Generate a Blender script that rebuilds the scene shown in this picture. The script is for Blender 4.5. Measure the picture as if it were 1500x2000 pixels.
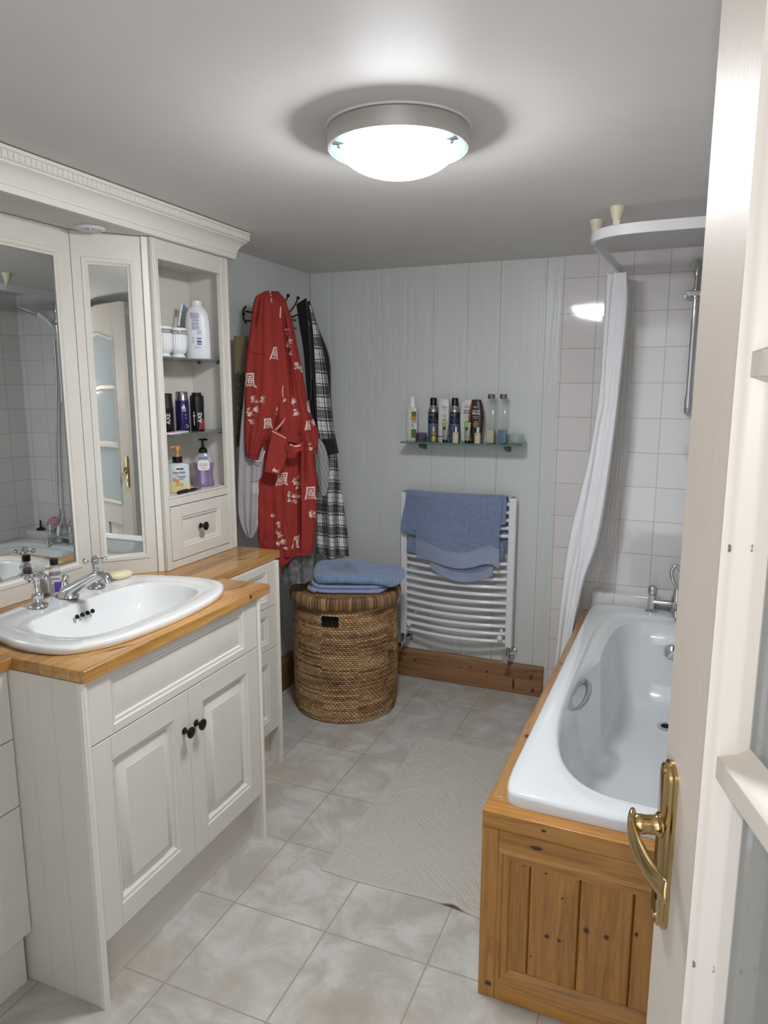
import bpy, bmesh, math, random
import numpy as np
from mathutils import Vector, Matrix, geometry

random.seed(4); rng = np.random.default_rng(7)
for o in list(bpy.data.objects): bpy.data.objects.remove(o)
sc = bpy.context.scene
COL = sc.collection
PI = math.pi
# ------------------------------------------------------------------ camera, world, lights, exposure
CAM_H, F_PX, YAW, PITCH, ROLL = 1.55, 1383.26, -0.39137, -0.17129, 0.00073
cam_d = bpy.data.cameras.new('camera'); cam = bpy.data.objects.new('camera', cam_d); COL.objects.link(cam)
sc.camera = cam
fw = Vector((math.sin(YAW)*math.cos(PITCH), math.cos(YAW)*math.cos(PITCH), math.sin(PITCH)))
rt = Vector((math.cos(YAW), -math.sin(YAW), 0)); up = rt.cross(fw)
rt, up = rt*math.cos(ROLL)+up*math.sin(ROLL), -rt*math.sin(ROLL)+up*math.cos(ROLL)
cam.matrix_world = Matrix(((rt.x, up.x, -fw.x, 0), (rt.y, up.y, -fw.y, 0), (rt.z, up.z, -fw.z, CAM_H), (0, 0, 0, 1)))
cam_d.sensor_fit = 'HORIZONTAL'; cam_d.sensor_width = 36; cam_d.lens = F_PX/1500*36; cam_d.clip_start = .02

LAMP_STRENGTH = 102.0
FLASH_W = 8.0
w = bpy.data.worlds.new('World'); sc.world = w; w.use_nodes = True
w.node_tree.nodes['Background'].inputs[0].default_value = (.87, .92, 1, 1)
w.node_tree.nodes['Background'].inputs[1].default_value = 1.95
fl = bpy.data.lights.new('phone_flash', 'POINT'); fl.energy = FLASH_W; fl.shadow_soft_size = .006; fl.color = (1, .95, .9)
flo = bpy.data.objects.new('phone_flash', fl); COL.objects.link(flo); flo.location = Vector((0, 0, CAM_H))+up*.018+rt*.022+fw*.005
sc.view_settings.view_transform = 'Standard'; sc.view_settings.look = 'None'
sc.view_settings.exposure = 0.33; sc.view_settings.gamma = 1; sc.view_settings.use_curve_mapping = False
try:
    sc.cycles.max_bounces = 10; sc.cycles.diffuse_bounces = 5; sc.cycles.glossy_bounces = 5; sc.cycles.transmission_bounces = 8
    sc.cycles.caustics_reflective = False; sc.cycles.caustics_refractive = False; sc.cycles.sample_clamp_indirect = 4
    sc.cycles.use_denoising = True
except Exception: pass

# ------------------------------------------------------------------ materials
def lin(h):
    if isinstance(h, (tuple, list)): return tuple(h[:3])
    h = h.lstrip('#'); c = [int(h[i:i+2], 16)/255 for i in (0, 2, 4)]
    return tuple(x/12.92 if x <= .04045 else ((x+.055)/1.055)**2.4 for x in c)

class NT:
    def __init__(s, m): s.t = m.node_tree; s.n = s.t.nodes; s.l = s.t.links
    def new(s, typ, **kw):
        n = s.n.new(typ)
        for k, v in kw.items():
            if k.startswith('i_'): n.inputs[k[2:].replace('_', ' ')].default_value = v
            else: setattr(n, k, v)
        return n
    def link(s, a, b): s.l.new(a, b)
    def math(s, op, a, b=None, c=None):
        n = s.new('ShaderNodeMath', operation=op)
        for i, x in enumerate((a, b, c)):
            if x is None: continue
            if isinstance(x, (int, float)): n.inputs[i].default_value = x
            else: s.link(x, n.inputs[i])
        return n.outputs[0]
    def mix(s, fac, a, b):
        n = s.new('ShaderNodeMix', data_type='RGBA')
        for i, x in ((0, fac), (6, a), (7, b)):
            if isinstance(x, (int, float)): n.inputs[i].default_value = x
            elif isinstance(x, tuple): n.inputs[i].default_value = (*x[:3], 1)
            else: s.link(x, n.inputs[i])
        return n.outputs[2]
    def pos(s, scale=(1, 1, 1), rot=(0, 0, 0), loc=(0, 0, 0)):
        g = s.new('ShaderNodeNewGeometry'); m = s.new('ShaderNodeMapping')
        m.inputs['Scale'].default_value = scale; m.inputs['Rotation'].default_value = rot; m.inputs['Location'].default_value = loc
        s.link(g.outputs['Position'], m.inputs['Vector']); return m.outputs[0]
    def noise(s, vec, scale, detail=3, rough=.5, dist=0):
        n = s.new('ShaderNodeTexNoise'); n.inputs['Scale'].default_value = scale; n.inputs['Detail'].default_value = detail
        n.inputs['Roughness'].default_value = rough; n.inputs['Distortion'].default_value = dist
        if vec is not None: s.link(vec, n.inputs['Vector'])
        return n.outputs['Fac']
    def ramp(s, fac, stops):
        n = s.new('ShaderNodeValToRGB'); e = n.color_ramp.elements
        while len(e) < len(stops): e.new(.5)
        for k, (p, c) in enumerate(stops):
            e[k].position = p; c = c if isinstance(c, tuple) else lin(c); e[k].color = (*c[:3], 1)
        s.link(fac, n.inputs[0]); return n.outputs[0]
    def bump(s, h, strength, dist=.01, normal=None):
        n = s.new('ShaderNodeBump'); n.inputs['Strength'].default_value = strength; n.inputs['Distance'].default_value = dist
        s.link(h, n.inputs['Height'])
        if normal is not None: s.link(normal, n.inputs['Normal'])
        return n.outputs[0]

def pbr(name, col, rough=.5, metal=0, spec=None, coat=0, trans=0, ior=1.45, alpha=1, var=None, bump=None, emit=0, sheen=0, sss=0, attr=False):
    m = bpy.data.materials.new(name); m.use_nodes = True
    t = NT(m); b = t.n['Principled BSDF']; c = lin(col)
    b.inputs['Base Color'].default_value = (*c, 1); b.inputs['Roughness'].default_value = rough; b.inputs['Metallic'].default_value = metal
    if spec is not None: b.inputs['Specular IOR Level'].default_value = spec
    b.inputs['Coat Weight'].default_value = coat; b.inputs['Coat Roughness'].default_value = .06
    b.inputs['Transmission Weight'].default_value = trans; b.inputs['IOR'].default_value = ior; b.inputs['Alpha'].default_value = alpha
    b.inputs['Sheen Weight'].default_value = sheen; b.inputs['Subsurface Weight'].default_value = sss
    if emit: b.inputs['Emission Color'].default_value = (*c, 1); b.inputs['Emission Strength'].default_value = emit
    csock = None
    if attr:
        a = t.new('ShaderNodeAttribute', attribute_name='Col'); csock = a.outputs['Color']
    if var:
        sc_, amt = var; v = t.noise(t.pos(), sc_, 4, .6)
        base = csock if csock else c
        dk = t.new('ShaderNodeMix', data_type='RGBA', blend_type='MULTIPLY'); dk.inputs[0].default_value = 1
        if csock: t.link(csock, dk.inputs[6])
        else: dk.inputs[6].default_value = (*c, 1)
        t.link(t.ramp(v, [(.3, (1-amt,)*3), (.7, (1.0,)*3)]), dk.inputs[7]); csock = dk.outputs[2]
    if csock: t.link(csock, b.inputs['Base Color'])
    if bump:
        sc_, st = bump[:2]; stretch = bump[2] if len(bump) > 2 else (1, 1, 1)
        t.link(t.bump(t.noise(t.pos(stretch), sc_, 4, .6), st, .002), b.inputs['Normal'])
    m['b'] = b.name
    return m
def clear(name, col, a=.3): return pbr(name, col, .05, alpha=a, spec=.9, coat=1)
def bsdf(m): return m.node_tree.nodes['Principled BSDF']

def spots(t, base, lst, dark, vec=None):
    """elliptical knots / cracks: (x,y,z, rx,ry,rz) in world metres, blended into base colour"""
    g = t.new('ShaderNodeNewGeometry').outputs['Position']
    nz = t.new('ShaderNodeTexNoise'); nz.inputs['Scale'].default_value = 60; t.link(g, nz.inputs['Vector'])
    for sp in lst:
        x, y, z, rx, ry, rz = sp[:6]
        m = t.new('ShaderNodeMapping'); m.vector_type = 'TEXTURE'
        m.inputs['Location'].default_value = (x, y, z); m.inputs['Scale'].default_value = (rx, ry, rz)
        if len(sp) > 6: m.inputs['Rotation'].default_value = (0, 0, sp[6])
        t.link(g, m.inputs['Vector'])
        ln = t.new('ShaderNodeVectorMath', operation='LENGTH'); t.link(m.outputs[0], ln.inputs[0])
        d = t.math('ADD', ln.outputs['Value'], t.math('MULTIPLY', t.math('SUBTRACT', nz.outputs['Fac'], .5), .7)); d = t.math('MULTIPLY', d, 1.25)
        f = t.ramp(d, [(.55, (1, 1, 1)), (.78, (.35, .35, .35)), (1.0, (0, 0, 0))])
        base = t.mix(f, base, dark)
    return base

def wood(name, light, mid, dark, axis='y', scale=1, rough=.3, knots=(), staves=None, coat=.3):
    m = bpy.data.materials.new(name); m.use_nodes = True; t = NT(m); b = t.n['Principled BSDF']
    st = {'x': (1.2, 22, 22), 'y': (22, 1.2, 22), 'z': (22, 22, 1.2)}[axis]
    v = t.pos(tuple(k*scale for k in st))
    n1 = t.noise(v, 2.2, 5, .6, 1.2); n2 = t.noise(t.pos(tuple(k*6*scale for k in st)), 2, 3, .6)
    f = t.math('ADD', t.math('MULTIPLY', n1, .75), t.math('MULTIPLY', n2, .25))
    c = t.ramp(f, [(.3, dark), (.5, mid), (.7, light)])
    if staves:
        bw, bh = staves
        g = t.new('ShaderNodeNewGeometry'); sx = t.new('ShaderNodeSeparateXYZ'); t.link(g.outputs['Position'], sx.inputs[0])
        cm = t.new('ShaderNodeCombineXYZ'); t.link(sx.outputs['Y'], cm.inputs[0]); t.link(sx.outputs['X'], cm.inputs[1])
        br = t.new('ShaderNodeTexBrick'); br.offset = .37; br.inputs['Scale'].default_value = 1
        br.inputs['Brick Width'].default_value = bw; br.inputs['Row Height'].default_value = bh; br.inputs['Mortar Size'].default_value = .0007
        br.inputs['Color1'].default_value = (1.16, 1.14, 1.08, 1); br.inputs['Color2'].default_value = (.66, .56, .50, 1); br.inputs['Mortar'].default_value = (.5, .4, .3, 1)
        t.link(cm.outputs[0], br.inputs['Vector'])
        mx = t.new('ShaderNodeMix', data_type='RGBA', blend_type='MULTIPLY'); mx.inputs[0].default_value = 1
        t.link(c, mx.inputs[6]); t.link(br.outputs['Color'], mx.inputs[7]); c = mx.outputs[2]
    if knots: c = spots(t, c, knots, lin('#3a1a0c'))
    t.link(c, b.inputs['Base Color']); b.inputs['Roughness'].default_value = rough; b.inputs['Coat Weight'].default_value = coat; b.inputs['Coat Roughness'].default_value = .12
    t.link(t.bump(n1, .12, .002), b.inputs['Normal'])
    return m

def tiles(name, axes, size, offs, mortar, c1, c2, grout, rough, mottled=None, bump=.5, wob=.05, coat=0):
    m = bpy.data.materials.new(name); m.use_nodes = True; t = NT(m); b = t.n['Principled BSDF']
    g = t.new('ShaderNodeNewGeometry'); sx = t.new('ShaderNodeSeparateXYZ'); t.link(g.outputs['Position'], sx.inputs[0])
    cm = t.new('ShaderNodeCombineXYZ')
    for i, ax in enumerate(axes): t.link(t.math('SUBTRACT', sx.outputs[ax], offs[i]-30*size[i]), cm.inputs[i])
    br = t.new('ShaderNodeTexBrick'); br.offset = 0; br.inputs['Scale'].default_value = 1
    br.inputs['Brick Width'].default_value = size[0]; br.inputs['Row Height'].default_value = size[1]; br.inputs['Mortar Size'].default_value = mortar
    br.inputs['Mortar Smooth'].default_value = .25; br.inputs['Bias'].default_value = 0
    br.inputs['Color1'].default_value = (*lin(c1), 1); br.inputs['Color2'].default_value = (*lin(c2), 1); br.inputs['Mortar'].default_value = (*lin(grout), 1)
    t.link(cm.outputs[0], br.inputs['Vector']); c = br.outputs['Color']
    if mottled:
        n = t.noise(t.pos((1, 1, 1)), mottled[0], 6, .68, .6); n2 = t.noise(t.pos((1, 1, 1), loc=(5, 2, 0)), mottled[0]*.45, 4, .6)
        c2_ = t.mix(t.ramp(n, [(.42, (0, 0, 0)), (.62, (1, 1, 1))]), c, lin(mottled[1]))
        c2_ = t.mix(t.math('MULTIPLY', t.ramp(n2, [(.52, (0, 0, 0)), (.66, (1, 1, 1))]), .45), c2_, lin(mottled[2]))
        c = t.mix(br.outputs['Fac'], c2_, lin(grout))
    t.link(c, b.inputs['Base Color'])
    b.inputs['Roughness'].default_value = rough; b.inputs['Coat Weight'].default_value = coat
    inv = t.math('SUBTRACT', 1.0, br.outputs['Fac'])
    nb = t.bump(inv, bump, .0022)
    nb = t.bump(t.noise(t.pos(), 9, 2), wob, .01, nb)
    t.link(nb, b.inputs['Normal'])
    return m

M = {}
M['cream'] = pbr('cream_painted_wood', '#cdc9c1', .38, var=(6, .05), bump=(90, .04))
M['cream_in'] = pbr('cream_cabinet_inside', '#d2cdc7', .55, var=(6, .05))
M['edge'] = pbr('cream_moulding', '#d5d1c9', .34)
M['dark'] = pbr('dark_void', '#0c0b0a', .9)
M['gap'] = pbr('shadow_gap_board', '#2b2724', .8)
M['ceil'] = pbr('ceiling_satin_paint', '#d6d3d1', .45, spec=.03, var=(3, .05), bump=(5, .12))
M['chrome'] = pbr('chrome', '#d6d8da', .08, 1)
M['steel'] = pbr('brushed_steel', '#d8d4cf', .45, 1, bump=(40, .05))
M['nickel'] = pbr('dull_nickel', '#8e8f90', .3, 1)
M['brass'] = pbr('polished_brass', '#b9a070', .14, 1, bump=(25, .03))
M['iron'] = pbr('black_iron', '#1b1a19', .35, .6)
M['pewter'] = pbr('antique_pewter', '#35322b', .3, .85, bump=(200, .1))
M['ceramic'] = pbr('white_ceramic', '#dfe1e2', .06, coat=1, spec=.6)
M['acrylic'] = pbr('white_acrylic', '#d5d9dc', .12, coat=.6)
M['white'] = pbr('white_plastic', '#dddde0', .3)
M['radwhite'] = pbr('white_enamel', '#dcdbe2', .22, coat=.5)
M['mirror'] = pbr('mirror_silver', '#dfe4e2', .008, 1)
M['glass'] = pbr('clear_glass', '#eef5f2', .01, trans=1, ior=1.46)
M['shelfglass'] = pbr('greenish_shelf_glass', '#66776f', .05, alpha=.7, spec=.8)
M['black'] = pbr('black_plastic', '#0e0d0e', .35)
M['doorpaint'] = pbr('door_limewash', '#cbbfb4', .42, bump=(30, .25, (14, 14, .8)), var=(5, .06))
M['doorwhite'] = pbr('door_bead_paint', '#c9c1b7', .4, bump=(40, .08))
M['net'] = pbr('white_net_curtain', '#8f928e', .8, var=(30, .25), bump=(160, .4))
M['lamp'] = pbr('lamp_diffuser', '#ffffff', .3)
b = bsdf(M['lamp']); b.inputs['Emission Color'].default_value = (.97, .985, 1, 1); b.inputs['Emission Strength'].default_value = LAMP_STRENGTH
M['lampglass'] = pbr('lamp_glass_rim', '#6f8a90', .1, coat=.5)
M['red'] = pbr('red_cotton', '#8c2c24', .9, attr=True, sheen=0, bump=(420, .25))
M['cloth'] = pbr('coloured_cloth', '#888888', .9, attr=True, sheen=.2, bump=(450, .4))
M['whitecloth'] = pbr('white_towelling', '#a9a6a8', .95, sheen=.3, bump=(350, .5), var=(12, .1))
M['curtain'] = pbr('white_curtain_fabric', '#e2e3e6', .8, sheen=.15, bump=(120, .08))
M['liner'] = pbr('translucent_liner', '#e2dfda', .3, alpha=.3, bump=(30, .1))
M['towel'] = pbr('blue_terry_towel', '#7989a8', .95, sheen=.5, bump=(260, .9), var=(70, .28))
M['towelband'] = pbr('blue_towel_woven_band', '#8c98b0', .8, sheen=.2, bump=(500, .2), var=(14, .08))
M['towellight'] = pbr('light_blue_towel', '#8799be', .95, sheen=.5, bump=(260, .8), var=(60, .2))
M['mat'] = pbr('cotton_bath_mat', '#b6b2a9', .95, sheen=.2, bump=(330, .7), var=(120, .12))
M['panelwall'] = None
# grey-green boarded wall with raised grain lines
def board_mat(name, col, col2, axis='x', cuts=()):
    m = bpy.data.materials.new(name); m.use_nodes = True; t = NT(m); b = t.n['Principled BSDF']
    st = (30, 30, 1.0)
    v = t.pos(st); n = t.noise(v, .9, 3, .55, 1.6)
    fine = t.noise(t.pos((90, 90, 2)), 1, 3, .6)
    ridge = t.ramp(n, [(.485, (0, 0, 0)), (.5, (1, 1, 1)), (.515, (0, 0, 0))])
    c = t.mix(t.math('MULTIPLY', ridge, .35), t.mix(fine, lin(col), lin(col2)), lin('#dbdfdc'))
    t.link(c, b.inputs['Base Color']); b.inputs['Roughness'].default_value = .33
    h = t.math('ADD', t.math('MULTIPLY', ridge, .8), t.math('MULTIPLY', fine, .25))
    t.link(t.bump(h, .35, .003), b.inputs['Normal'])
    return m
M['board'] = board_mat('grey_green_board', '#ccd0cd', '#c3c7c4')
M['floor'] = tiles('marbled_floor_tile', 'XY', (.3113, .3232), (-1.161, 1.615), .0026, '#aba8a2', '#a5a29c', '#9c9184', .3, (7, '#bebdb9', '#a2917c'), .35, .03)
M['walltile'] = tiles('white_wall_tile', 'XZ', (.152, .1585), (-.379, 1.58), .0016, '#d8d5d4', '#d3d0cf', '#b3aeab', .07, None, .7, .10, .4)
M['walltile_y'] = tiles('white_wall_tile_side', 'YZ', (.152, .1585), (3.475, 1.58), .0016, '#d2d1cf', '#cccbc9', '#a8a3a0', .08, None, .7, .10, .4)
M['worktop'] = wood('pine_stave_worktop', '#c0985f', '#aa7f46', '#866030', 'y', 1, .28, staves=(.62, .043),
    knots=[(-1.270, 1.322, .905, .075, .0065, .02, 1.14), (-1.31, 1.91, .905, .065, .0065, .02, 1.25), (-1.52, 2.25, .905, .08, .008, .02, 1.0), (-1.478, 2.315, .905, .016, .008, .01, 1.2), (-1.235, 1.868, .892, .01, .011, .011)])
M['pine'] = wood('varnished_pine', '#b98641', '#a57232', '#7d5020', 'z', 1, .3,
    knots=[(-.218, 1.59, .215, .010, .05, .009), (-.188, 1.59, .212, .009, .05, .008), (-.125, 1.59, .262, .012, .05, .013), (-.078, 1.59, .260, .012, .05, .011), (-.278, 1.575, .395, .012, .03, .012), (-.255, 1.59, .145, .005, .03, .005), (-.226, 1.59, .385, .007, .03, .004), (-.012, 1.59, .29, .007, .03, .01), (-.185, 1.59, .33, .005, .03, .006), (-.36, 1.58, .04, .016, .03, .012)])
M['pine_h'] = wood('varnished_pine_rail', '#bb8842', '#a87434', '#7e5122', 'x', 1, .3, knots=[(-.235, 1.578, .505, .010, .03, .006), (-.25, 1.578, .455, .030, .02, .009)])
M['pine_y'] = wood('varnished_pine_edge', '#b38650', '#9e7340', '#785430', 'y', 1, .3, knots=[(-.35, 2.62, .523, .02, .01, .02), (-.36, 2.0, .523, .012, .02, .02)])
M['skirting'] = wood('old_pine_skirting', '#9c7350', '#85603f', '#5f4029', 'x', .7, .55, coat=0,
    knots=[(-1.30, 3.45, .12, .008, .03, .006), (-1.24, 3.45, .10, .009, .03, .011), (-1.17, 3.45, .09, .006, .03, .005), (-1.09, 3.45, .09, .004, .03, .004), (-.99, 3.45, .095, .006, .03, .006), (-.93, 3.45, .105, .010, .03, .010), (-.84, 3.45, .095, .009, .03, .011), (-.84, 3.45, .065, .005, .03, .006), (-.70, 3.45, .05, .010, .03, .05), (-.60, 3.45, .03, .01, .03, .02), (-.61, 3.45, .10, .012, .03, .02)])
M['skirting_y'] = wood('old_pine_skirting_side', '#8c6748', '#755437', '#543a26', 'y', .7, .55, coat=0)

# ------------------------------------------------------------------ mesh building
ORG = {}
class MB:
    def __init__(s, T=None): s.v = []; s.f = []; s.T = T; s.col = None
    def add(s, V, F, T=None):
        n = len(s.v); T = T or s.T
        s.v += [tuple(T @ Vector(p)) for p in V] if T else [tuple(p) for p in V]
        s.f += [[i+n for i in f] for f in F]; return s
    def box(s, x0, y0, z0, x1, y1, z1, T=None):
        V = [(x, y, z) for z in (z0, z1) for x, y in ((x0, y0), (x1, y0), (x1, y1), (x0, y1))]
        return s.add(V, [[3, 2, 1, 0], [4, 5, 6, 7], [0, 1, 5, 4], [1, 2, 6, 5], [2, 3, 7, 6], [3, 0, 4, 7]], T)
    def loft(s, rings, closed=True, cap0=True, cap1=True, T=None):
        n = len(rings[0]); V = [p for r in rings for p in r]; F = []
        for i in range(len(rings)-1):
            for j in range(n if closed else n-1):
                k = (j+1) % n; F.append([i*n+j, i*n+k, (i+1)*n+k, (i+1)*n+j])
        if cap0 and closed: F.append(list(range(n))[::-1])
        if cap1 and closed: F.append([(len(rings)-1)*n+j for j in range(n)])
        return s.add(V, F, T)
    def lathe(s, prof, c=(0, 0, 0), ax=(0, 0, 1), n=24, T=None, cap=True):
        ax = Vector(ax).normalized(); a = ax.orthogonal().normalized(); b_ = ax.cross(a); c = Vector(c)
        R = [[tuple(c+ax*z+(a*math.cos(2*PI*k/n)+b_*math.sin(2*PI*k/n))*max(r, 1e-5)) for k in range(n)] for r, z in prof]
        return s.loft(R, True, cap, cap, T)
    def cyl(s, p0, p1, r, r1=None, n=16, T=None):
        p0 = Vector(p0); p1 = Vector(p1); d = p1-p0
        return s.lathe([(r, 0), (r if r1 is None else r1, d.length)], p0, d, n, T)
    def sphere(s, c, r, n=14, sz=1, T=None):
        return s.lathe([(r*math.sin(PI*k/n), -r*sz*math.cos(PI*k/n)) for k in range(n+1)], c, (0, 0, 1), n*2, T)
    def tube(s, pts, r, n=10, T=None, cap=True, sub=4, flat=None):
        pts = [Vector(p) for p in pts]
        if sub > 1 and len(pts) > 2:
            q = []; P = [pts[0]]+pts+[pts[-1]]
            for i in range(1, len(P)-2):
                for k in range(sub):
                    t = k/sub; a, b_, c, d = P[i-1], P[i], P[i+1], P[i+2]
                    q.append(.5*((2*b_)+(c-a)*t+(2*a-5*b_+4*c-d)*t*t+(3*b_-a-3*c+d)*t**3))
            q.append(pts[-1])
            rr = r if not isinstance(r, (list, tuple)) else list(np.interp(np.linspace(0, len(pts)-1, len(q)), range(len(pts)), r)); pts = q
        else: rr = r
        R = []; prev = None
        for i, p in enumerate(pts):
            t = (pts[min(i+1, len(pts)-1)]-pts[max(i-1, 0)]).normalized()
            a = (t.orthogonal() if prev is None else prev-t*prev.dot(t)).normalized(); prev = a; b_ = t.cross(a)
            k_ = rr[i] if isinstance(rr, (list, tuple)) else rr
            R.append([tuple(p+(a*math.cos(2*PI*k/n)*k_+b_*math.sin(2*PI*k/n)*k_*(flat or 1))) for k in range(n)])
        return s.loft(R, True, cap, cap, T)
    def sweep(s, path, prof, closed=False, T=None):
        """path: xy points; prof: (outward, z); outward = right of travel"""
        P = [Vector((p[0], p[1])) for p in path]; n = len(P); rings = []
        for i in range(n):
            a = P[i-1] if (i or closed) else None; c = P[(i+1) % n] if (i < n-1 or closed) else None
            d1 = (P[i]-a).normalized() if a is not None else None; d2 = (c-P[i]).normalized() if c is not None else None
            if d1 is None: d1 = d2
            if d2 is None: d2 = d1
            n1 = Vector((d1.y, -d1.x)); n2 = Vector((d2.y, -d2.x)); m = (n1+n2); m = m/(m.dot(n1) or 1)
            rings.append([(P[i].x+m.x*o, P[i].y+m.y*o, z) for o, z in prof])
        if closed: rings.append(rings[0])
        return s.loft(rings, True, not closed, not closed, T)
    def rects(s, rs, T=None, cap0=True):
        """nested rectangles (a0,b0,a1,b1,c) in local (a,b,c)"""
        return s.loft([[(r[0], r[1], r[4]), (r[2], r[1], r[4]), (r[2], r[3], r[4]), (r[0], r[3], r[4])] for r in rs], True, cap0, True, T)
    def prism(s, poly, z0, z1, T=None):
        return s.loft([[(x, y, z0) for x, y in poly], [(x, y, z1) for x, y in poly]], True, True, True, T)
    def text(s, body, T, size, wrap=None, depth=.0004, align='CENTER', sx=1.0, bold=0):
        cu = bpy.data.curves.new('t', 'FONT'); cu.body = body; cu.size = size; cu.extrude = depth/2; cu.offset = bold; cu.resolution_u = 2
        cu.align_x = align; cu.align_y = 'CENTER'
        ob = bpy.data.objects.new('t', cu); COL.objects.link(ob)
        bpy.context.view_layer.update()
        me = bpy.data.meshes.new_from_object(ob.evaluated_get(bpy.context.evaluated_depsgraph_get()))
        V = [tuple(v.co) for v in me.vertices]; F = [list(p.vertices) for p in me.polygons]
        bpy.data.objects.remove(ob); bpy.data.curves.remove(cu); bpy.data.meshes.remove(me)
        V = [(x*sx, y, z) for x, y, z in V]
        if wrap: V = [((wrap+z)*math.sin(x/wrap), y, (wrap+z)*math.cos(x/wrap)-wrap) for x, y, z in V]
        return s.add(V, F, T)
    def build(s, name, m, parent=None, label=None, org=None, bevel=0, angle=35, solid=0, kind=None, recalc=True, sub=0):
        if parent is not None: org = ORG[parent.name]
        elif org is None:
            a = np.array(s.v); org = Vector(((a[:, 0].min()+a[:, 0].max())/2, (a[:, 1].min()+a[:, 1].max())/2, a[:, 2].min()))
        org = Vector(org)
        me = bpy.data.meshes.new(name)
        a = np.array(s.v, dtype=float)-np.array(org)[None]
        me.from_pydata(a.tolist(), [], s.f); me.validate(clean_customdata=False)
        if s.col is not None and len(me.vertices) == len(s.col):
            at = me.color_attributes.new('Col', 'FLOAT_COLOR', 'POINT')
            at.data.foreach_set('color', np.c_[s.col, np.ones(len(s.col))].astype(np.float32).ravel())
        if recalc:
            bm = bmesh.new(); bm.from_mesh(me); bmesh.ops.recalc_face_normals(bm, faces=bm.faces); bm.to_mesh(me); bm.free()
        me.polygons.foreach_set('use_smooth', [True]*len(me.polygons)); me.set_sharp_from_angle(angle=math.radians(angle))
        me.materials.append(m)
        o = bpy.data.objects.new(name, me); COL.objects.link(o)
        if parent is not None: o.parent = parent
        else: o.location = org
        ORG[o.name] = org
        if solid:
            md = o.modifiers.new('solid', 'SOLIDIFY'); md.thickness = solid; md.offset = 0
        if sub:
            md = o.modifiers.new('sub', 'SUBSURF'); md.levels = sub; md.render_levels = sub
        if bevel:
            md = o.modifiers.new('bevel', 'BEVEL'); md.width = bevel; md.segments = 2; md.limit_method = 'ANGLE'; md.angle_limit = math.radians(40)
        if label: o['label'] = label
        if kind: o['kind'] = kind
        return o

def tag(o, label, cat, group=None, kind=None):
    if label: o['label'] = label
    if cat: o['category'] = cat
    if group: o['group'] = group
    if kind: o['kind'] = kind
    return o
def thing(name, label, cat, loc, group=None, kind=None):
    o = bpy.data.objects.new(name, None); COL.objects.link(o); o.location = loc; o.empty_display_size = .05
    ORG[o.name] = Vector(loc); return tag(o, label, cat, group, kind)
def frame(o, u, v=(0, 0, 1)):
    u = Vector(u).normalized(); v = Vector(v).normalized(); n = u.cross(v); o = Vector(o)
    return Matrix(((u.x, v.x, n.x, o.x), (u.y, v.y, n.y, o.y), (u.z, v.z, n.z, o.z), (0, 0, 0, 1)))
def struct(o, label=None, cat=None):
    o['kind'] = 'structure'
    if label: o['label'] = label
    if cat: o['category'] = cat
    return o
def resample(P, n):
    """smooth resampling of a polyline given as rows"""
    P = np.array(P, float); t = np.linspace(0, len(P)-1, n); out = np.empty((n, P.shape[1]))
    Q = np.vstack([2*P[0]-P[1], P, 2*P[-1]-P[-2]])
    for k, tt in enumerate(t):
        i = min(int(tt), len(P)-2); f = tt-i; a, b_, c, d = Q[i], Q[i+1], Q[i+2], Q[i+3]
        out[k] = .5*((2*b_)+(c-a)*f+(2*a-5*b_+4*c-d)*f*f+(3*b_-a-3*c+d)*f**3)
    return out
def vnoise(x, y, seed=0):
    r = np.random.default_rng(seed); o = 0
    for k in range(6):
        a, b_, p, q = r.uniform(-1, 1, 4); o = o+np.sin(x*a*(1+k*.5)+y*b_*(1+k*.5)+p*9)*np.cos(y*q*(1+k*.6)-x*p+k)
    return o/3.2
def gridf(m, n, closed=False, off=0):
    F = []
    for i in range(m-1):
        for j in range(n if closed else n-1):
            k = (j+1) % n; F.append([off+i*n+j, off+i*n+k, off+(i+1)*n+k, off+(i+1)*n+j])
    return F
# ------------------------------------------------------------------ setting
XL, XR, YB, YF, ZC = -1.86, .425, 3.475, -.15, 2.155
struct(MB().box(XL-.1, YF-.25, -.1, XR+.1, YB+.1, 0).build('floor', M['floor']), 'pale marbled square floor tiles with beige grout')
struct(MB().box(XL-.1, YF-.25, ZC, XR+.1, YB+.1, ZC+.1).build('ceiling', M['ceil']), 'satin grey-white painted ceiling')
def boards(cuts, z0, z1, place, d=.012):
    mb = MB()
    for k in range(len(cuts)-1):
        a, c = cuts[k]+.0004, cuts[k+1]-.0004; off = (.0, .0015, .0005, .001)[k % 4]
        place(mb, a, c, off)
    return mb
mb = boards([-1.86, -1.731, -1.45, -1.167, -.99, -.828, -.611, -.541], 0, ZC, lambda m, a, c, o: m.box(a, YB+o, 0, c, YB+.1, ZC))
struct(mb.build('wall_back', M['board'], bevel=.0008), 'grey-green boarded back wall')
struct(MB().prism([(-.541, YB-.004), (XR+.1, YB-.022), (XR+.1, YB+.1), (-.541, YB+.1)], 0, ZC).build('wall_shower', M['walltile']), 'white glossy square wall tiles at the bath end')
struct(MB().box(-.3275, 3.382, .0, XR, YB-.004, .605).build('trim_1', M['walltile'], bevel=.004), 'low tiled ledge behind the bath')
struct(MB().box(XR, YF-.2, 0, XR+.1, YB, ZC).build('wall_right', M['walltile_y']), 'white tiled wall along the bath')
mb = boards([-.25, .6, 1.2, 1.8, 2.43, 3.07, 3.475], 0, ZC, lambda m, a, c, o: m.box(XL-.1, a, 0, XL-o, c, ZC))
mb.box(XL-.1, -.25, 0, XL-.004, YB+.1, ZC)
struct(mb.build('wall_left', M['board'], bevel=.0008), 'grey-green boarded left wall')
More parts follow.
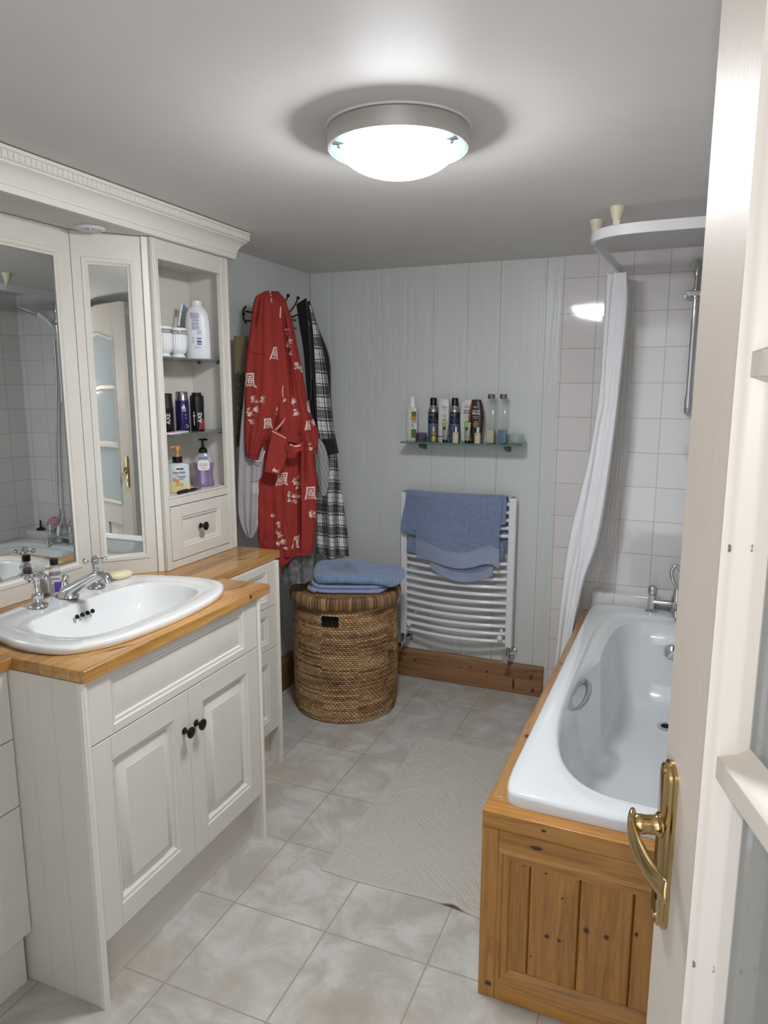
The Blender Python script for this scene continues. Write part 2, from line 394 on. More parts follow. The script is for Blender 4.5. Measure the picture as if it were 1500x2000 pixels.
mb = MB().box(XL, YF-.1, 0, -.55, YF, ZC).box(.262, YF-.1, 0, XR, YF, ZC).box(-.55, YF-.1, 2.12, .262, YF, ZC).box(.235, YF-.1, 0, .262, .135, 2.12)
struct(mb.build('wall_front', M['board']), 'wall around the doorway')
# skirting
prof = lambda t: [(0, 0), (t, 0), (t, .135), (t-.004, .150), (t-.010, .157), (0, .158)]
struct(MB().sweep([(-.553, YB), (-1.86, YB)][::-1], prof(.024)).build('baseboard_back', M['skirting'], bevel=.001), 'knotty pine skirting board under the towel radiator')
struct(MB().sweep([(XL, 2.42), (XL, YB-.02)], prof(.05)).build('baseboard_left', M['skirting_y'], bevel=.001), 'dark pine skirting beside the laundry basket')

# ------------------------------------------------------------------ cabinet fronts
def rect_panel(mb, T, w, h, stile, rail, raised=True, depth=.018):
    g = .0005
    for a0, a1 in ((0, stile-g), (w-stile+g, w)):
        mb.rects([(a0, 0, a1, h, -depth), (a0, 0, a1, h, -.0012), (a0+.0012, .0012, a1-.0006, h-.0012, 0)], T)
    a0, a1 = stile, w-stile
    R = [(a0, 0, a1, h, -depth), (a0, 0, a1, h, -.0012), (a0+.0006, .0012, a1-.0006, h-.0012, 0)]
    def ins(da, db, c): R.append((a0+da, rail+db, a1-da, h-rail-db, c))
    ins(.0008, 0, 0); ins(.003, .003, -.0035); ins(.011, .011, -.0045); ins(.0135, .0135, -.0100)
    if raised: ins(.020, .020, -.0145); ins(.047, .047, -.0045); ins(.0485, .0485, -.0025)
    else: ins(.02, .02, -.0095); ins(.024, .024, -.0085)
    mb.rects(R, T)
def knob(parent, pos, ax, mat='pewter', s=1.0):
    mb = MB().lathe([(.0105*s, 0), (.0105*s, .002), (.006*s, .005), (.005*s, .012), (.006*s, .016), (.014*s, .020), (.0165*s, .0235), (.0165*s, .026), (.0135*s, .0275), (.0125*s, .0265), (.009*s, .0285), (.004*s, .030), (0, .030)], pos, ax, 24)
    return mb.build('knob', M[mat], parent, 'dark antique metal knob')
def groove_side(mb, x0, x1, y0, y1, z0, z1, cuts, face='y0'):
    xs = [x0]+list(cuts)+[x1]
    for k in range(len(xs)-1): mb.box(xs[k]+(.0006 if k else 0), y0, z0, xs[k+1]-(.0006 if k < len(xs)-2 else 0), y1, z1)
UY = (0, 1, 0)   # local a runs +y, normal +x  (u=+y, v=+z -> n=+x)
def front(x, y0, z0): return frame((x, y0, z0), (0, 1, 0))

# sink base unit
XW = XL+.001
t = thing('vanity_unit', 'cream painted double-door base unit under the white basin', 'cabinet', (-1.5, 1.555, 0))
mb = MB(); groove_side(mb, XW, -1.256, 1.168, 1.184, 0, .874, (-1.50, -1.42, -1.34)); mb.box(XW, 1.919, 0, -1.256, 1.935, .874)
mb.box(XW, 1.184, 0, XW+.01, 1.919, .874); mb.box(XW+.01, 1.184, .172, -1.29, 1.919, .188)
mb.build('carcass', M['cream'], t, bevel=.0008)
for y0, y1 in ((1.166, 1.1855), (1.9175, 1.937)):
    MB().prism([(-1.256, y0), (-1.244, y0), (-1.243, y0+.004), (-1.2405, y0+.006), (-1.2405, y1-.006), (-1.243, y1-.004), (-1.244, y1), (-1.256, y1)], 0, .874).build('end_moulding', M['edge'], t)
mb = MB(); rect_panel(mb, front(-1.247, 1.188, .706), .727, .166, .075, .022, False); mb.build('false_drawer_front', M['cream'], t)
for y0, ky in ((1.188, 1.527), (1.5525, 1.580)):
    mb = MB(); rect_panel(mb, front(-1.247, y0, .175), .3625, .528, .062, .062); d = mb.build('door', M['cream'], t)
    knob(d, (-1.247, ky, .588), (1, 0, 0))
MB().box(-1.309, 1.184, 0, -1.297, 1.919, .17).build('plinth', M['cream'], t, bevel=.001)
# far drawer unit
t = thing('drawer_unit', 'narrow cream drawer and door unit between basin unit and coat hooks', 'cabinet', (-1.6, 2.17, 0))
mb = MB().box(XW, 2.385, 0, -1.462, 2.401, .874).box(XW, 1.94, 0, XW+.01, 2.385, .874).box(XW+.01, 1.94, .15, -1.49, 2.385, .16)
mb.build('carcass', M['cream'], t, bevel=.0008)
MB().box(-1.462, 2.383, 0, -1.449, 2.403, .874).box(-1.449, 2.388, 0, -1.4465, 2.398, .874).build('end_moulding', M['edge'], t, bevel=.0015)
for nm, z0, z1, rl in (('drawer', .697, .872, .03), ('drawer', .522, .694, .03), ('door', .168, .519, .055)):
    mb = MB(); rect_panel(mb, front(-1.457, 1.945, z0), .436, z1-z0, .06, rl, nm == 'door'); d = mb.build(nm, M['cream'], t)
    knob(d, (-1.457, 2.09, (z0+z1)/2), (1, 0, 0))
MB().box(-1.52, 1.94, 0, -1.505, 2.383, .165).build('plinth', M['cream'], t, bevel=.001)
# near drawer unit at the left edge of the photo
t = thing('drawer_unit', 'cream unit with stacked drawers at the left edge of the photo', 'cabinet', (-1.65, .8, 0))
mb = MB().box(XW, 1.14, 0, -1.50, 1.156, .874).box(XW, .47, 0, XW+.01, 1.14, .874).box(XW, .454, 0, -1.50, .47, .874).box(XW+.01, .47, .145, -1.52, 1.14, .155)
mb.build('carcass', M['cream'], t, bevel=.0008)
for nm, z0, z1 in (('drawer', .693, .872), ('drawer', .512, .690), ('door', .152, .509)):
    mb = MB(); rect_panel(mb, front(-1.478, .50, z0), .664, z1-z0, .075, .04 if nm == 'drawer' else .065, nm == 'door'); d = mb.build(nm, M['cream'], t)
    knob(d, (-1.478, .83, (z0+z1)/2), (1, 0, 0))
MB().box(-1.515, .454, 0, -1.503, 1.156, .148).build('plinth', M['cream'], t, bevel=.001)

# ------------------------------------------------------------------ basin outline + worktop with a cut-out
bo = [(-1.262, 0), (-1.266, .09), (-1.277, .18), (-1.303, .262), (-1.352, .324), (-1.42, .345), (-1.50, .343), (-1.58, .326), (-1.66, .300), (-1.712, .255), (-1.735, .17), (-1.740, .08)]
bi = [(-1.335, 0), (-1.337, .08), (-1.345, .155), (-1.362, .205), (-1.39, .24), (-1.43, .257), (-1.475, .262), (-1.52, .258), (-1.565, .242), (-1.598, .205), (-1.612, .13), (-1.617, .065)]
BY = 1.556
def full(h):
    L = h+[(-1.742 if h is bo else -1.618, 0)]
    return [(x, BY+d) for x, d in L]+[(x, BY-d) for x, d in L[-2:0:-1]]
def closed_smooth(P, n=96):
    P = np.array(P); m = len(P); out = []
    for k in range(n):
        t_ = k*m/n; i = int(t_); f = t_-i; a, b_, c, d = P[(i-1) % m], P[i % m], P[(i+1) % m], P[(i+2) % m]
        out.append(.5*((2*b_)+(c-a)*f+(2*a-5*b_+4*c-d)*f*f+(3*b_-a-3*c+d)*f**3))
    return np.array(out)
OUT = closed_smooth(full(bo)); INN = closed_smooth(full(bi))
def ring(P, s_, z, c=(-1.478, BY)): return [(c[0]+(x-c[0])*s_, c[1]+(y-c[1])*s_, z) for x, y in P]
outer = [(XW, .45), (-1.467, .45), (-1.467, 1.170), (-1.234, 1.170), (-1.234, 1.985), (-1.467, 1.985), (-1.467, 2.442), (XW, 2.442)]
hole = [(x, y) for x, y, z in ring(INN, 1.09, 0)][::-1]
tri = geometry.tessellate_polygon([[Vector((x, y, 0)) for x, y in outer], [Vector((x, y, 0)) for x, y in hole]])
allp = outer+hole; n0 = len(allp)
V = [(x, y, .905) for x, y in allp]+[(x, y, .875) for x, y in allp]
F = [list(f) for f in tri]+[[i+n0 for i in f][::-1] for f in tri]
for a0, k in ((0, len(outer)), (len(outer), len(hole))):
    for j in range(k): F.append([a0+j, a0+(j+1) % k, a0+(j+1) % k+n0, a0+j+n0])
tag(MB().add(V, F).build('worktop', M['worktop'], bevel=.0015), 'stepped pine stave worktop running along the left wall', 'worktop')

# basin
bs = thing('wash_basin', 'white ceramic inset basin with four overflow holes', 'basin', (-1.478, BY, .905))
rs = [ring(OUT, .985, .9055), ring(OUT, .995, .907), ring(OUT, 1.0, .918), ring(OUT, .997, .9235), ring(OUT, .988, .9265), ring(OUT, .97, .9275), ring(OUT, .93, .9285)]
mid = lambda f, z: [(OUT[i][0]*(1-f)+INN[i][0]*f, OUT[i][1]*(1-f)+INN[i][1]*f, z) for i in range(len(OUT))]
rs += [mid(.45, .9275), mid(.62, .926), mid(.70, .9235), mid(.8, .9225), mid(.93, .922), ring(INN, 1.0, .920), ring(INN, .985, .914), ring(INN, .96, .90), ring(INN, .90, .872), ring(INN, .80, .843), ring(INN, .62, .818), ring(INN, .38, .803), ring(INN, .12, .798)]
MB().loft(rs, True, False, True).build('bowl', M['ceramic'], bs, angle=60)
mb = MB()
for k in range(4): mb.lathe([(.0065, 0), (.0065, .004), (.0, .004)], (-1.598, BY-.052+.020*k, .890), (1, 0, .55), 16)
mb.build('overflow_holes', M['dark'], bs, 'four dark overflow holes')
MB().lathe([(.026, 0), (.026, .003), (.018, .004), (.016, .001), (0, .001)], (-1.478, BY, .797), (0, 0, 1), 24).build('waste', M['chrome'], bs)
# taps
def pillar(y, rot, label):
    t = thing('pillar_tap', label, 'tap', (-1.683, y, .929), 'chrome cross-head basin taps')
    c = (-1.683, y, .929)
    MB().lathe([(.0275, 0), (.0275, .003), (.024, .008), (.014, .016), (.013, .022), (.017, .030), (.017, .036), (.0115, .042), (.0095, .055), (.008, .068), (.011, .074), (.011, .080)], c, (0, 0, 1), 28).build('tap_body', M['chrome'], t)
    mb = MB(); mb.lathe([(.011, 0), (.0135, .004), (.0135, .010), (.010, .014), (.006, .018), (.006, .022), (.0, .024)], (c[0], c[1], c[2]+.080), (0, 0, 1), 20)
    for k in range(4):
        a = rot+k*PI/2; d = Vector((math.cos(a), math.sin(a), 0)); p = Vector(c)+Vector((0, 0, .087))
        mb.lathe([(.004, .008), (.0042, .016), (.006, .020), (.0088, .027), (.0088, .031), (.006, .036), (.0, .037)], p, d, 14)
    mb.build('cross_handle', M['chrome'], t)
pillar(1.448, .3, 'chrome cross-head basin tap nearest the left edge')
pillar(1.673, .9, 'chrome cross-head basin tap next to the soap bar')
t = thing('basin_spout', 'chrome sloping basin spout with lift knob between two taps', 'tap', (-1.68, BY, .929))
def ellipse_ring(c, d, a, b_, n=24):
    d = Vector(d).normalized(); e = Vector((0, 1, 0)); f = d.cross(e); c = Vector(c)
    return [tuple(c+e*a*math.cos(2*PI*k/n)+f*b_*math.sin(2*PI*k/n)) for k in range(n)]
mb = MB()
mb.loft([ellipse_ring((-1.68, BY, .929), (0, 0, 1), .028, .034), ellipse_ring((-1.68, BY, .936), (0, 0, 1), .027, .033), ellipse_ring((-1.673, BY, .948), (.5, 0, 1), .024, .027),
         ellipse_ring((-1.652, BY, .959), (1, 0, .8), .020, .018), ellipse_ring((-1.62, BY, .977), (1, 0, .55), .0175, .0155), ellipse_ring((-1.583, BY, .997), (1, 0, .5), .017, .014),
         ellipse_ring((-1.555, BY, 1.011), (1, 0, .3), .017, .0135), ellipse_ring((-1.535, BY, 1.012), (1, 0, -.5), .016, .0125), ellipse_ring((-1.522, BY, 1.002), (.5, 0, -1), .0145, .0118), ellipse_ring((-1.518, BY, .990), (.1, 0, -1), .0135, .0115)])
mb.build('spout', M['chrome'], t, angle=70)
MB().lathe([(.017, 0), (.012, .012), (.009, .022), (.008, .026), (.0115, .032), (.0125, .038), (.0095, .046), (.004, .050), (0, .0505)], (-1.690, BY, .948), (0, 0, 1), 20).build('lift_knob', M['chrome'], t)
# soap bar
R = []
for f, z in ((.80, 0), (.95, .004), (1, .010), (.97, .016), (.8, .021), (.4, .0235), (.1, .024)):
    R.append([(math.copysign(abs(math.cos(a))**.75, math.cos(a))*.026*f, math.copysign(abs(math.sin(a))**.75, math.sin(a))*.043*f, z+.004*abs(math.sin(a))**2*(z < .012)) for a in [2*PI*k/36 for k in range(36)]])
T = Matrix.Translation((-1.692, 1.785, .929)) @ Matrix.Rotation(-.35, 4, 'Z')
tag(MB(T).loft(R).build('soap_bar', pbr('cream_soap', '#d8cfae', .35, sss=.15), angle=60), 'cream oval soap bar on the back ledge of the basin', 'soap')
# mouthwash
def bottle_T(p, yaw_to=(0, 0)):
    d = Vector((yaw_to[0]-p[0], yaw_to[1]-p[1], 0)).normalized(); u = Vector((-d.y, d.x, 0))
    return frame(p, u)          # local a right, b up, c toward viewer
def stack_ring(z, rx, ry, p, n=36):
    return [(math.copysign(abs(math.cos(a))**(2/p), math.cos(a))*rx, z, math.copysign(abs(math.sin(a))**(2/p), math.sin(a))*ry) for a in [2*PI*k/n for k in range(n)]]
def stack(mb, rows, n=36, T=None): return mb.loft([stack_ring(*r, n=n) for r in rows], T=T)
def patch(mb, rows, a0, a1, off=.0006, n=24, T=None):
    """label following a superellipse wall between angles (90 deg = towards viewer)"""
    R = []
    for z, rx, ry, p in rows:
        rr = []
        for k in range(n+1):
            a = math.radians(a0+(a1-a0)*k/n)
            rr.append((math.copysign(abs(math.cos(a))**(2/p), math.cos(a))*(rx+off), z, math.copysign(abs(math.sin(a))**(2/p), math.sin(a))*(ry+off)))
        R.append(rr)
    return mb.loft(R, False, T=T)
Z3 = Matrix.Identity(4)
def lines(mb, T, x0, x1, ys, h=.0012, seed=0, c=.0009, jit=.3):
    r = random.Random(seed)
    for y in ys:
        x = x0+(x1-x0)*jit*r.random()*.4; e = x1-(x1-x0)*jit*r.random()
        while x < e:
            wd = r.uniform(.0016, .006); mb.box(x, y, c-.0006, min(x+wd, e), y+h, c, T); x += wd+.0009
def flatT(T, z=0, y=0, x=0, rot=0): return T @ Matrix.Translation((x, y, z)) @ Matrix.Rotation(rot, 4, 'Z')
p = (-1.781, 1.603, .905); T = bottle_T(p)
t = thing('mouthwash_bottle', 'small clear mouthwash bottle with black cap behind the basin taps', 'bottle', p)
stack(MB(T), [(0, .017, .013, 3), (.002, .0185, .0145, 3), (.075, .0185, .0145, 3), (.088, .0175, .0135, 2.6), (.098, .010, .010, 2), (.104, .0095, .0095, 2)]).build('bottle', clear('clear_pet', '#cfd0d6', .3), t)
stack(MB(T), [(.003, .0165, .0125, 3), (.078, .0165, .0125, 3)]).build('liquid', pbr('dark_liquid', '#2a1c28', .1, trans=.3), t)
stack(MB(T), [(.103, .0115, .0115, 2), (.104, .0122, .0122, 2), (.121, .0122, .0122, 2), (.1225, .011, .011, 2)]).build('cap', M['black'], t)
lr = [(.008, .0185, .0145, 3), (.07, .0185, .0145, 3)]
lb = patch(MB(T), lr, 20, 160, .0005).build('label', pbr('label_white', '#c9c6cc', .5), t)
mb = MB(T); mb.text('LISTERINE', flatT(T, .0158, .060, .001), .0062); lines(mb, T, -.012, -.003, [.016+.005*k for k in range(6)], c=.016); mb.build('lettering', pbr('ink_dark', '#1f1b2c', .5), lb)
patch(MB(T), [(.018, .0185, .0145, 3), (.050, .0185, .0145, 3)], 38, 95, .0009).build('purple_panel', pbr('label_purple', '#5b3d94', .5), lb)

# ------------------------------------------------------------------ mirror wall units
UM = thing('mirror_panel', 'large cream-framed mirror behind the basin', 'mirror', (-1.84, 1.2, .906))
T = frame((-1.8455, .62, .906), (.0140, 1, 0))           # a=y-.62
W_ = 1.805-.62; H_ = 2.049-.906
def mirror_frame(T, W_, H_, fa0, fa1, fb0, fb1, par, bevel_w, back=.012):
    mb = MB()
    outer_ = (0, 0, W_, H_); A0, B0, A1, B1 = fa0, fb0, W_-fa1, H_-fb1
    R = [(0, 0, W_, H_, -back), (0, 0, W_, H_, 0), (A0-.022, B0-.022, A1+.022, B1+.022, 0), (A0-.020, B0-.020, A1+.020, B1+.020, .003), (A0-.010, B0-.010, A1+.010, B1+.010, .002), (A0-.006, B0-.006, A1+.006, B1+.006, -.003), (A0, B0, A1, B1, -.005), (A0, B0, A1, B1, -back)]
    mb.loft([[(r[0], r[1], r[4]), (r[2], r[1], r[4]), (r[2], r[3], r[4]), (r[0], r[3], r[4])] for r in R], True, False, False, T)
    mb.build('frame', M['cream'], par)
    e = bevel_w
    MB().rects([(A0-.003, B0-.003, A1+.003, B1+.003, -.0105), (A0-.003, B0-.003, A1+.003, B1+.003, -.009), (A0+e, B0+e, A1-e, B1-e, -.009+e*.03)], T).build('mirror_glass', M['mirror'], par, angle=3)
mirror_frame(T, W_, H_, .09, .062, .073, .088, UM, .0001)
UA = thing('mirror_door', 'narrow cream angled door with a tall bevelled mirror', 'mirror', (-1.76, 1.9, .906))
T = frame((-1.829, 1.807, .906), (.1460, .1740, 0))
wa = .218
MB().prism([(-1.690, 1.974), (-1.684, 1.969), (-1.672, 1.984), (-1.700, 1.984)], .906, 2.049).build('filler_strip', M['edge'], UA)
mb = MB()
mirror_frame(T, wa, H_, .050, .048, .075, .10, UA, .014)
# shelf unit
US = thing('shelf_cabinet', 'tall cream open shelf cabinet with a small bottom drawer', 'cabinet', (-1.75, 2.2, .906))
y0, y1, xf, zt = 1.985, 2.432, -1.660, 2.049
mb = MB()
mb.box(XW, y0, .906, xf-.016, y0+.018, zt).box(XW, y1-.018, .906, xf-.016, y1, zt).box(XW, y0+.018, .906, XW+.02, y1-.018, zt)
mb.box(XW+.02, y0+.018, 1.145, xf-.016, y1-.018, 1.168).box(XW+.02, y0+.018, 2.0, xf-.016, y1-.018, 2.02)
mb.build('carcass', M['cream_in'], US, bevel=.0008)
mb = MB()
mb.box(xf-.016, y0, .906, xf, 2.016, zt).box(xf-.016, 2.372, .906, xf, y1-.012, zt)
mb.box(xf-.016, 2.016, 1.985, xf, 2.372, zt).box(xf-.016, 2.016, 1.135, xf, 2.372, 1.170).box(xf-.016, 2.016, .906, xf, 2.372, .932)
mb.build('face_frame', M['cream'], US, bevel=.001)
mb = MB()   # beads: left fluted strip, right edge strip, opening bead
mb.box(xf-.012, y1-.012, .906, xf-.004, y1, zt).box(xf, y0+.002, .906, xf+.004, y0+.009, zt).box(xf, y0+.012, .906, xf+.003, y0+.018, zt).box(xf, 2.377, .906, xf+.003, 2.382, zt).box(xf, 2.408, .906, xf+.004, 2.414, zt)
mb.box(xf, 2.012, 1.168, xf+.003, 2.016, 1.99).box(xf, 2.012, 1.986, xf+.003, 2.376, 1.990).box(xf, 2.012, 1.165, xf+.003, 2.376, 1.170)
mb.build('edge_beads', M['edge'], US, bevel=.0008)
mb = MB(); rect_panel(mb, front(xf+.001, 2.019, .935), .350, .197, .058, .042, False, .014); d = mb.build('drawer', M['cream'], US)
knob(d, (xf+.001, 2.187, 1.038), (1, 0, 0))
for z in (1.664, 1.390):
    s_ = MB().box(XW+.022, y0+.020, z-.006, -1.690 if z > 1.5 else -1.678, y1-.020, z).build('glass_shelf', M['shelfglass'], US, bevel=.0008)
    for x in (-1.80, -1.71):
        for yy, q in ((y1-.018, -1), (y0+.018, 1)): MB().lathe([(.0045, 0), (.0045, .006), (.0035, .007), (.0035, .014)], (x, yy, z-.0105), (0, q, 0), 12).build('shelf_peg', M['nickel'], s_)
for z in (1.30, 1.34, 1.48, 1.53, 1.56, 1.735, 1.80, 1.93):
    MB().cyl((-1.700, y1-.0182, z), (-1.700, y1-.0190, z), .0028).build('peg_hole', M['dark'], US)
# cornice: stepped profile with dentils
CO = thing('cornice', 'long cream cornice with dentil edge above mirror and shelves', 'cornice', (-1.7, 1.5, 2.05))
prof = [(0, 2.050), (.020, 2.050), (.020, 2.067), (.023, 2.069), (.022, 2.074), (.026, 2.084), (.035, 2.099), (.049, 2.112), (.052, 2.113), (.052, 2.119), (.058, 2.120), (.058, 2.140), (.062, 2.142), (.062, 2.151), (0, 2.151)]
MB().sweep([(-1.657, .46), (-1.657, 2.4325), (XW, 2.4325)], prof[:]).build('moulding', M['edge'], CO, angle=25)
mb = MB(); y = .47
while y < 2.488: mb.box(-1.5995, y, 2.1215, -1.5965, y+.0105, 2.1395); y += .0175
x = -1.607
while x > -1.84: mb.box(x-.0105, 2.4898, 2.1215, x, 2.4930, 2.1395); x -= .0175
mb.build('dentil_band', M['edge'], CO, bevel=.001)
MB().box(XW, .46, 2.0505, -1.6575, 2.432, 2.058).build('soffit', M['cream'], CO)
for px, py, lb in ((-1.745, 1.812, 'white recessed downlight above the angled mirror'), (-1.72, 2.085, 'small recessed light inside the top of the shelf cabinet')):
    z = 2.050 if py < 2 else 1.9995
    t = thing('downlight', lb, 'light', (px, py, z), )
    MB().lathe([(.046, 0), (.046, -.003), (.040, -.008), (.034, -.009), (.031, -.004), (.028, .0)], (px, py, z), (0, 0, 1), 32).build('bezel', M['white'], t)
    MB().lathe([(.030, -.002), (.024, -.0055), (.020, -.0035), (.019, -.001)], (px, py, z), (0, 0, 1), 28).build('lamp_ring', M['chrome'], t)
    MB().lathe([(.018, -.0005), (.0, -.003)], (px, py, z), (0, 0, 1), 20).build('reflector', M['nickel'], t)
# ------------------------------------------------------------------ bath and its pine panel
BT = Matrix.Translation((-.386, 1.578, 0)) @ Matrix.Rotation(math.radians(-1.0), 4, 'Z') @ Matrix.Translation((.386, -1.578, 0))
bt = thing('bathtub', 'white acrylic bath with chrome grip handle set in a pine surround', 'bath', tuple(BT @ Vector((.01, 2.5, 0))))
def bring(hx, y0, y1, z, p0, p1, cx=.01, ter=0, n=160, r=None):
    cy = (y0+y1)/2; hy = (y1-y0)/2; R = []
    for k in range(n):
        a = 2*PI*k/n; c, s_ = math.cos(a), math.sin(a); p = p1 if s_ > 0 else p0
        x = math.copysign(abs(c)**(2/p), c)*hx; y = cy+math.copysign(abs(s_)**(2/p), s_)*hy
        if ter and y > 2.56: f = min(1, (y-2.56)/.10); f = f*f*(3-2*f); x *= 1-ter*f; y = min(y, y1)
        R.append((cx+x, y, z))
    return R
rs = [bring(.362, 1.62, 3.376, .5235, 22, 22), bring(.362, 1.62, 3.376, .548, 22, 22), bring(.360, 1.622, 3.374, .5555, 22, 22), bring(.355, 1.628, 3.368, .560, 20, 20),
      bring(.335, 1.665, 3.33, .5602, 8, 10), bring(.312, 1.692, 3.262, .560, 3.5, 6), bring(.305, 1.699, 3.256, .557, 3.4, 6), bring(.301, 1.703, 3.25, .548, 3.4, 6), bring(.300, 1.705, 3.24, .545, 3.4, 6, ter=.03),
      bring(.298, 1.708, 3.225, .541, 3.4, 6, ter=.13), bring(.296, 1.712, 3.215, .533, 3.4, 5, ter=.165), bring(.286, 1.75, 3.20, .44, 3.3, 5, ter=.15), bring(.272, 1.84, 3.175, .30, 3.2, 5, ter=.13), bring(.255, 1.93, 3.15, .21, 3, 4.5, ter=.11),
      bring(.23, 2.0, 3.12, .17, 3, 4, ter=.08), bring(.18, 2.1, 3.06, .153, 2.8, 3, ter=.05), bring(.08, 2.4, 2.9, .150, 2.4, 2.4), bring(.01, 2.6, 2.7, .149, 2, 2)]
MB(BT).loft(rs, True, False, True).build('tub', M['acrylic'], bt, angle=50)
MB(BT).tube([(-.300, 2.53, .508), (-.276, 2.535, .505), (-.254, 2.515, .498), (-.248, 2.46, .486), (-.254, 2.40, .476), (-.273, 2.35, .470), (-.300, 2.325, .473)], .0115, 12, flat=.8, sub=5).build('grip_handle', M['chrome'], bt)
MB(BT).tube([(.320, 2.53, .508), (.296, 2.535, .505), (.274, 2.515, .498), (.268, 2.46, .486), (.274, 2.40, .476), (.293, 2.35, .470), (.320, 2.325, .473)], .0115, 12, flat=.8, sub=5).build('grip_handle', M['chrome'], bt)
MB(BT).lathe([(.034, 0), (.034, .004), (.028, .014), (.012, .019), (0, .02)], (.012, 3.198, .425), (0, -1, .05), 28).build('overflow', M['chrome'], bt)
MB(BT).lathe([(.034, 0), (.034, .003), (.026, .004), (.022, 0)], (.012, 3.03, .1545), (0, -.02, 1), 28).build('waste', M['chrome'], bt)
MB(BT).lathe([(.021, .002), (.0, .0022)], (.012, 3.03, .1545), (0, -.02, 1), 20).build('waste_hole', M['dark'], bt)
# pine surround (near end + long side)
BP = thing('bath_surround', 'varnished knotty pine panelling around the bath', 'panel', tuple(BT @ Vector((-.38, 1.58, 0))))
def mitre(mb, T, a0, b0, a1, b1, w, prof):
    """picture-frame moulding: prof = (inset, c)"""
    mb.loft([[(a0+o, b0+o, c), (a1-o, b0+o, c), (a1-o, b1-o, c), (a0+o, b1-o, c)] for o, c in prof], True, False, False, T)
def panelling(fT, W, H, boards_at, cap_y, mats, names):
    for a0, a1 in ((0, .042), (W-.045, W)): MB(fT).box(a0, .0, -.02, a1, .478, 0).build('stile', M[mats[0]], BP, bevel=.0012)
    MB(fT).box(0, .479, -.07, W, .523, 0).build('top_rail', M[mats[1]], BP, bevel=.0015)
    for b0, b1 in ((.43, .478), (0, .052)): MB(fT).box(.0425, b0, -.02, W-.045, b1, -.0005).build('rail', M[mats[1]], BP, bevel=.0012)
    A0, B0, A1, B1 = .043, .053, W-.046, .430; pr = [(-.001, -.02), (-.001, 0), (.002, .003), (.010, .004), (.014, -.001), (.026, -.003), (.032, -.010), (.037, -.011), (.037, -.02)]
    cn = lambda o: ((A0+o, B0+o), (A1-o, B0+o), (A1-o, B1-o), (A0+o, B1-o))
    for k in range(4):
        MB(fT).loft([[(*cn(o)[k], c) for o, c in pr], [(*cn(o)[(k+1) % 4], c) for o, c in pr]]).build('frame_moulding', M[mats[1 if k % 2 == 0 else 0]], BP)
    mb = MB(fT); bs_ = [.06]+boards_at+[W-.06]
    for k in range(len(bs_)-1):
        a, c = bs_[k], bs_[k+1]
        mb.loft([[(a, y, -.022), (a, y, -.017), (a+.003, y, -.0125), (c-.004, y, -.0125), (c-.0008, y, -.017), (c-.0008, y, -.022)] for y in (.06, .425)], True)
    mb.build('board', M[mats[0]], BP)
eT = BT @ frame((-.386, 1.578, 0), (1, 0, 0))
panelling(eT, .79, .523, [.121, .2415, .364, .486, .608], 0, ('pine', 'pine_h'), 0)
sT = BT @ frame((-.386, 3.36, 0), (0, -1, 0))
mb = MB(sT).box(0, .479, -.06, 3.36-1.65, .5228, 0).box(3.36-1.65, .479, -.034, 3.36-1.5785, .5228, 0)
mb.build('side_top_rail', M['pine_y'], BP, bevel=.0015)
mb = MB(sT).box(0, .0, -.018, 3.36-1.60, .478, -.001); mb.build('side_board', M['pine'], BP)

# bath mixer on the far rim
t = thing('bath_mixer', 'chrome bath shower mixer on the far rim of the bath', 'tap', (.045, 3.325, .5605))
for x in (-.058, .122):
    MB().lathe([(.030, 0), (.030, .003), (.024, .007), (.018, .012), (.017, .03), (.0165, .062), (.019, .074), (.019, .078)], (x, 3.325, .5605), (0, 0, 1), 24).build('pillar', M['chrome'], t)
    MB().lathe([(.018, 0), (.0205, .004), (.0205, .008), (.019, .012), (.0205, .022), (.0185, .033), (.011, .041), (0, .043)], (x, 3.325, .640), (0, 0, 1), 24).build('knob_handle', M['chrome'], t)
MB().tube([(-.055, 3.323, .606), (.12, 3.323, .606)], .0145, 16, sub=1).lathe([(.022, -.03), (.024, -.01), (.024, .03), (.018, .05), (.014, .075)], (.045, 3.322, .600), (0, 0, 1), 22).build('bridge', M['chrome'], t)
MB().tube([(.045, 3.31, .60), (.045, 3.27, .605), (.045, 3.235, .595), (.045, 3.225, .57)], .013, 14).build('spout', M['chrome'], t)
MB().tube([(.045, 3.33, .67), (.020, 3.335, .72), (.018, 3.34, .755), (.035, 3.345, .775), (.06, 3.35, .745), (.09, 3.37, .70), (.115, 3.39, .80), (.11, 3.41, 1.2), (.075, 3.42, 1.62), (.06, 3.41, 1.86)], .0085, 12, sub=8).build('hose', M['chrome'], t)
# riser rail + head
t = thing('shower_riser', 'chrome shower riser rail fixed to the white tiles', 'shower', (.033, 3.42, 1.46))
MB().tube([(.033, 3.47, 1.455), (.033, 3.43, 1.455), (.033, 3.418, 1.475), (.033, 3.418, 1.52)], .0155, 16).build('lower_bracket', M['chrome'], t)
MB().tube([(.033, 3.47, 2.085), (.033, 3.43, 2.085), (.033, 3.418, 2.065), (.033, 3.418, 2.03)], .0155, 16).lathe([(.024, 0), (.024, .008), (.016, .012)], (.033, 3.471, 2.085), (0, -1, 0), 20).build('upper_bracket', M['chrome'], t)
MB().cyl((.033, 3.418, 1.48), (.033, 3.418, 2.07), .0115, n=18).build('rail', M['chrome'], t)
MB().box(-.008, 3.395, 1.945, .065, 3.44, 1.966).cyl((.033, 3.418, 1.935), (.033, 3.418, 1.975), .0195).box(-.018, 3.388, 1.937, .0, 3.42, 1.953).build('slider', M['chrome'], t, bevel=.003)
t = thing('shower_handset', 'white handset with round grey spray face on the chrome riser', 'shower', (.10, 3.38, 1.95))
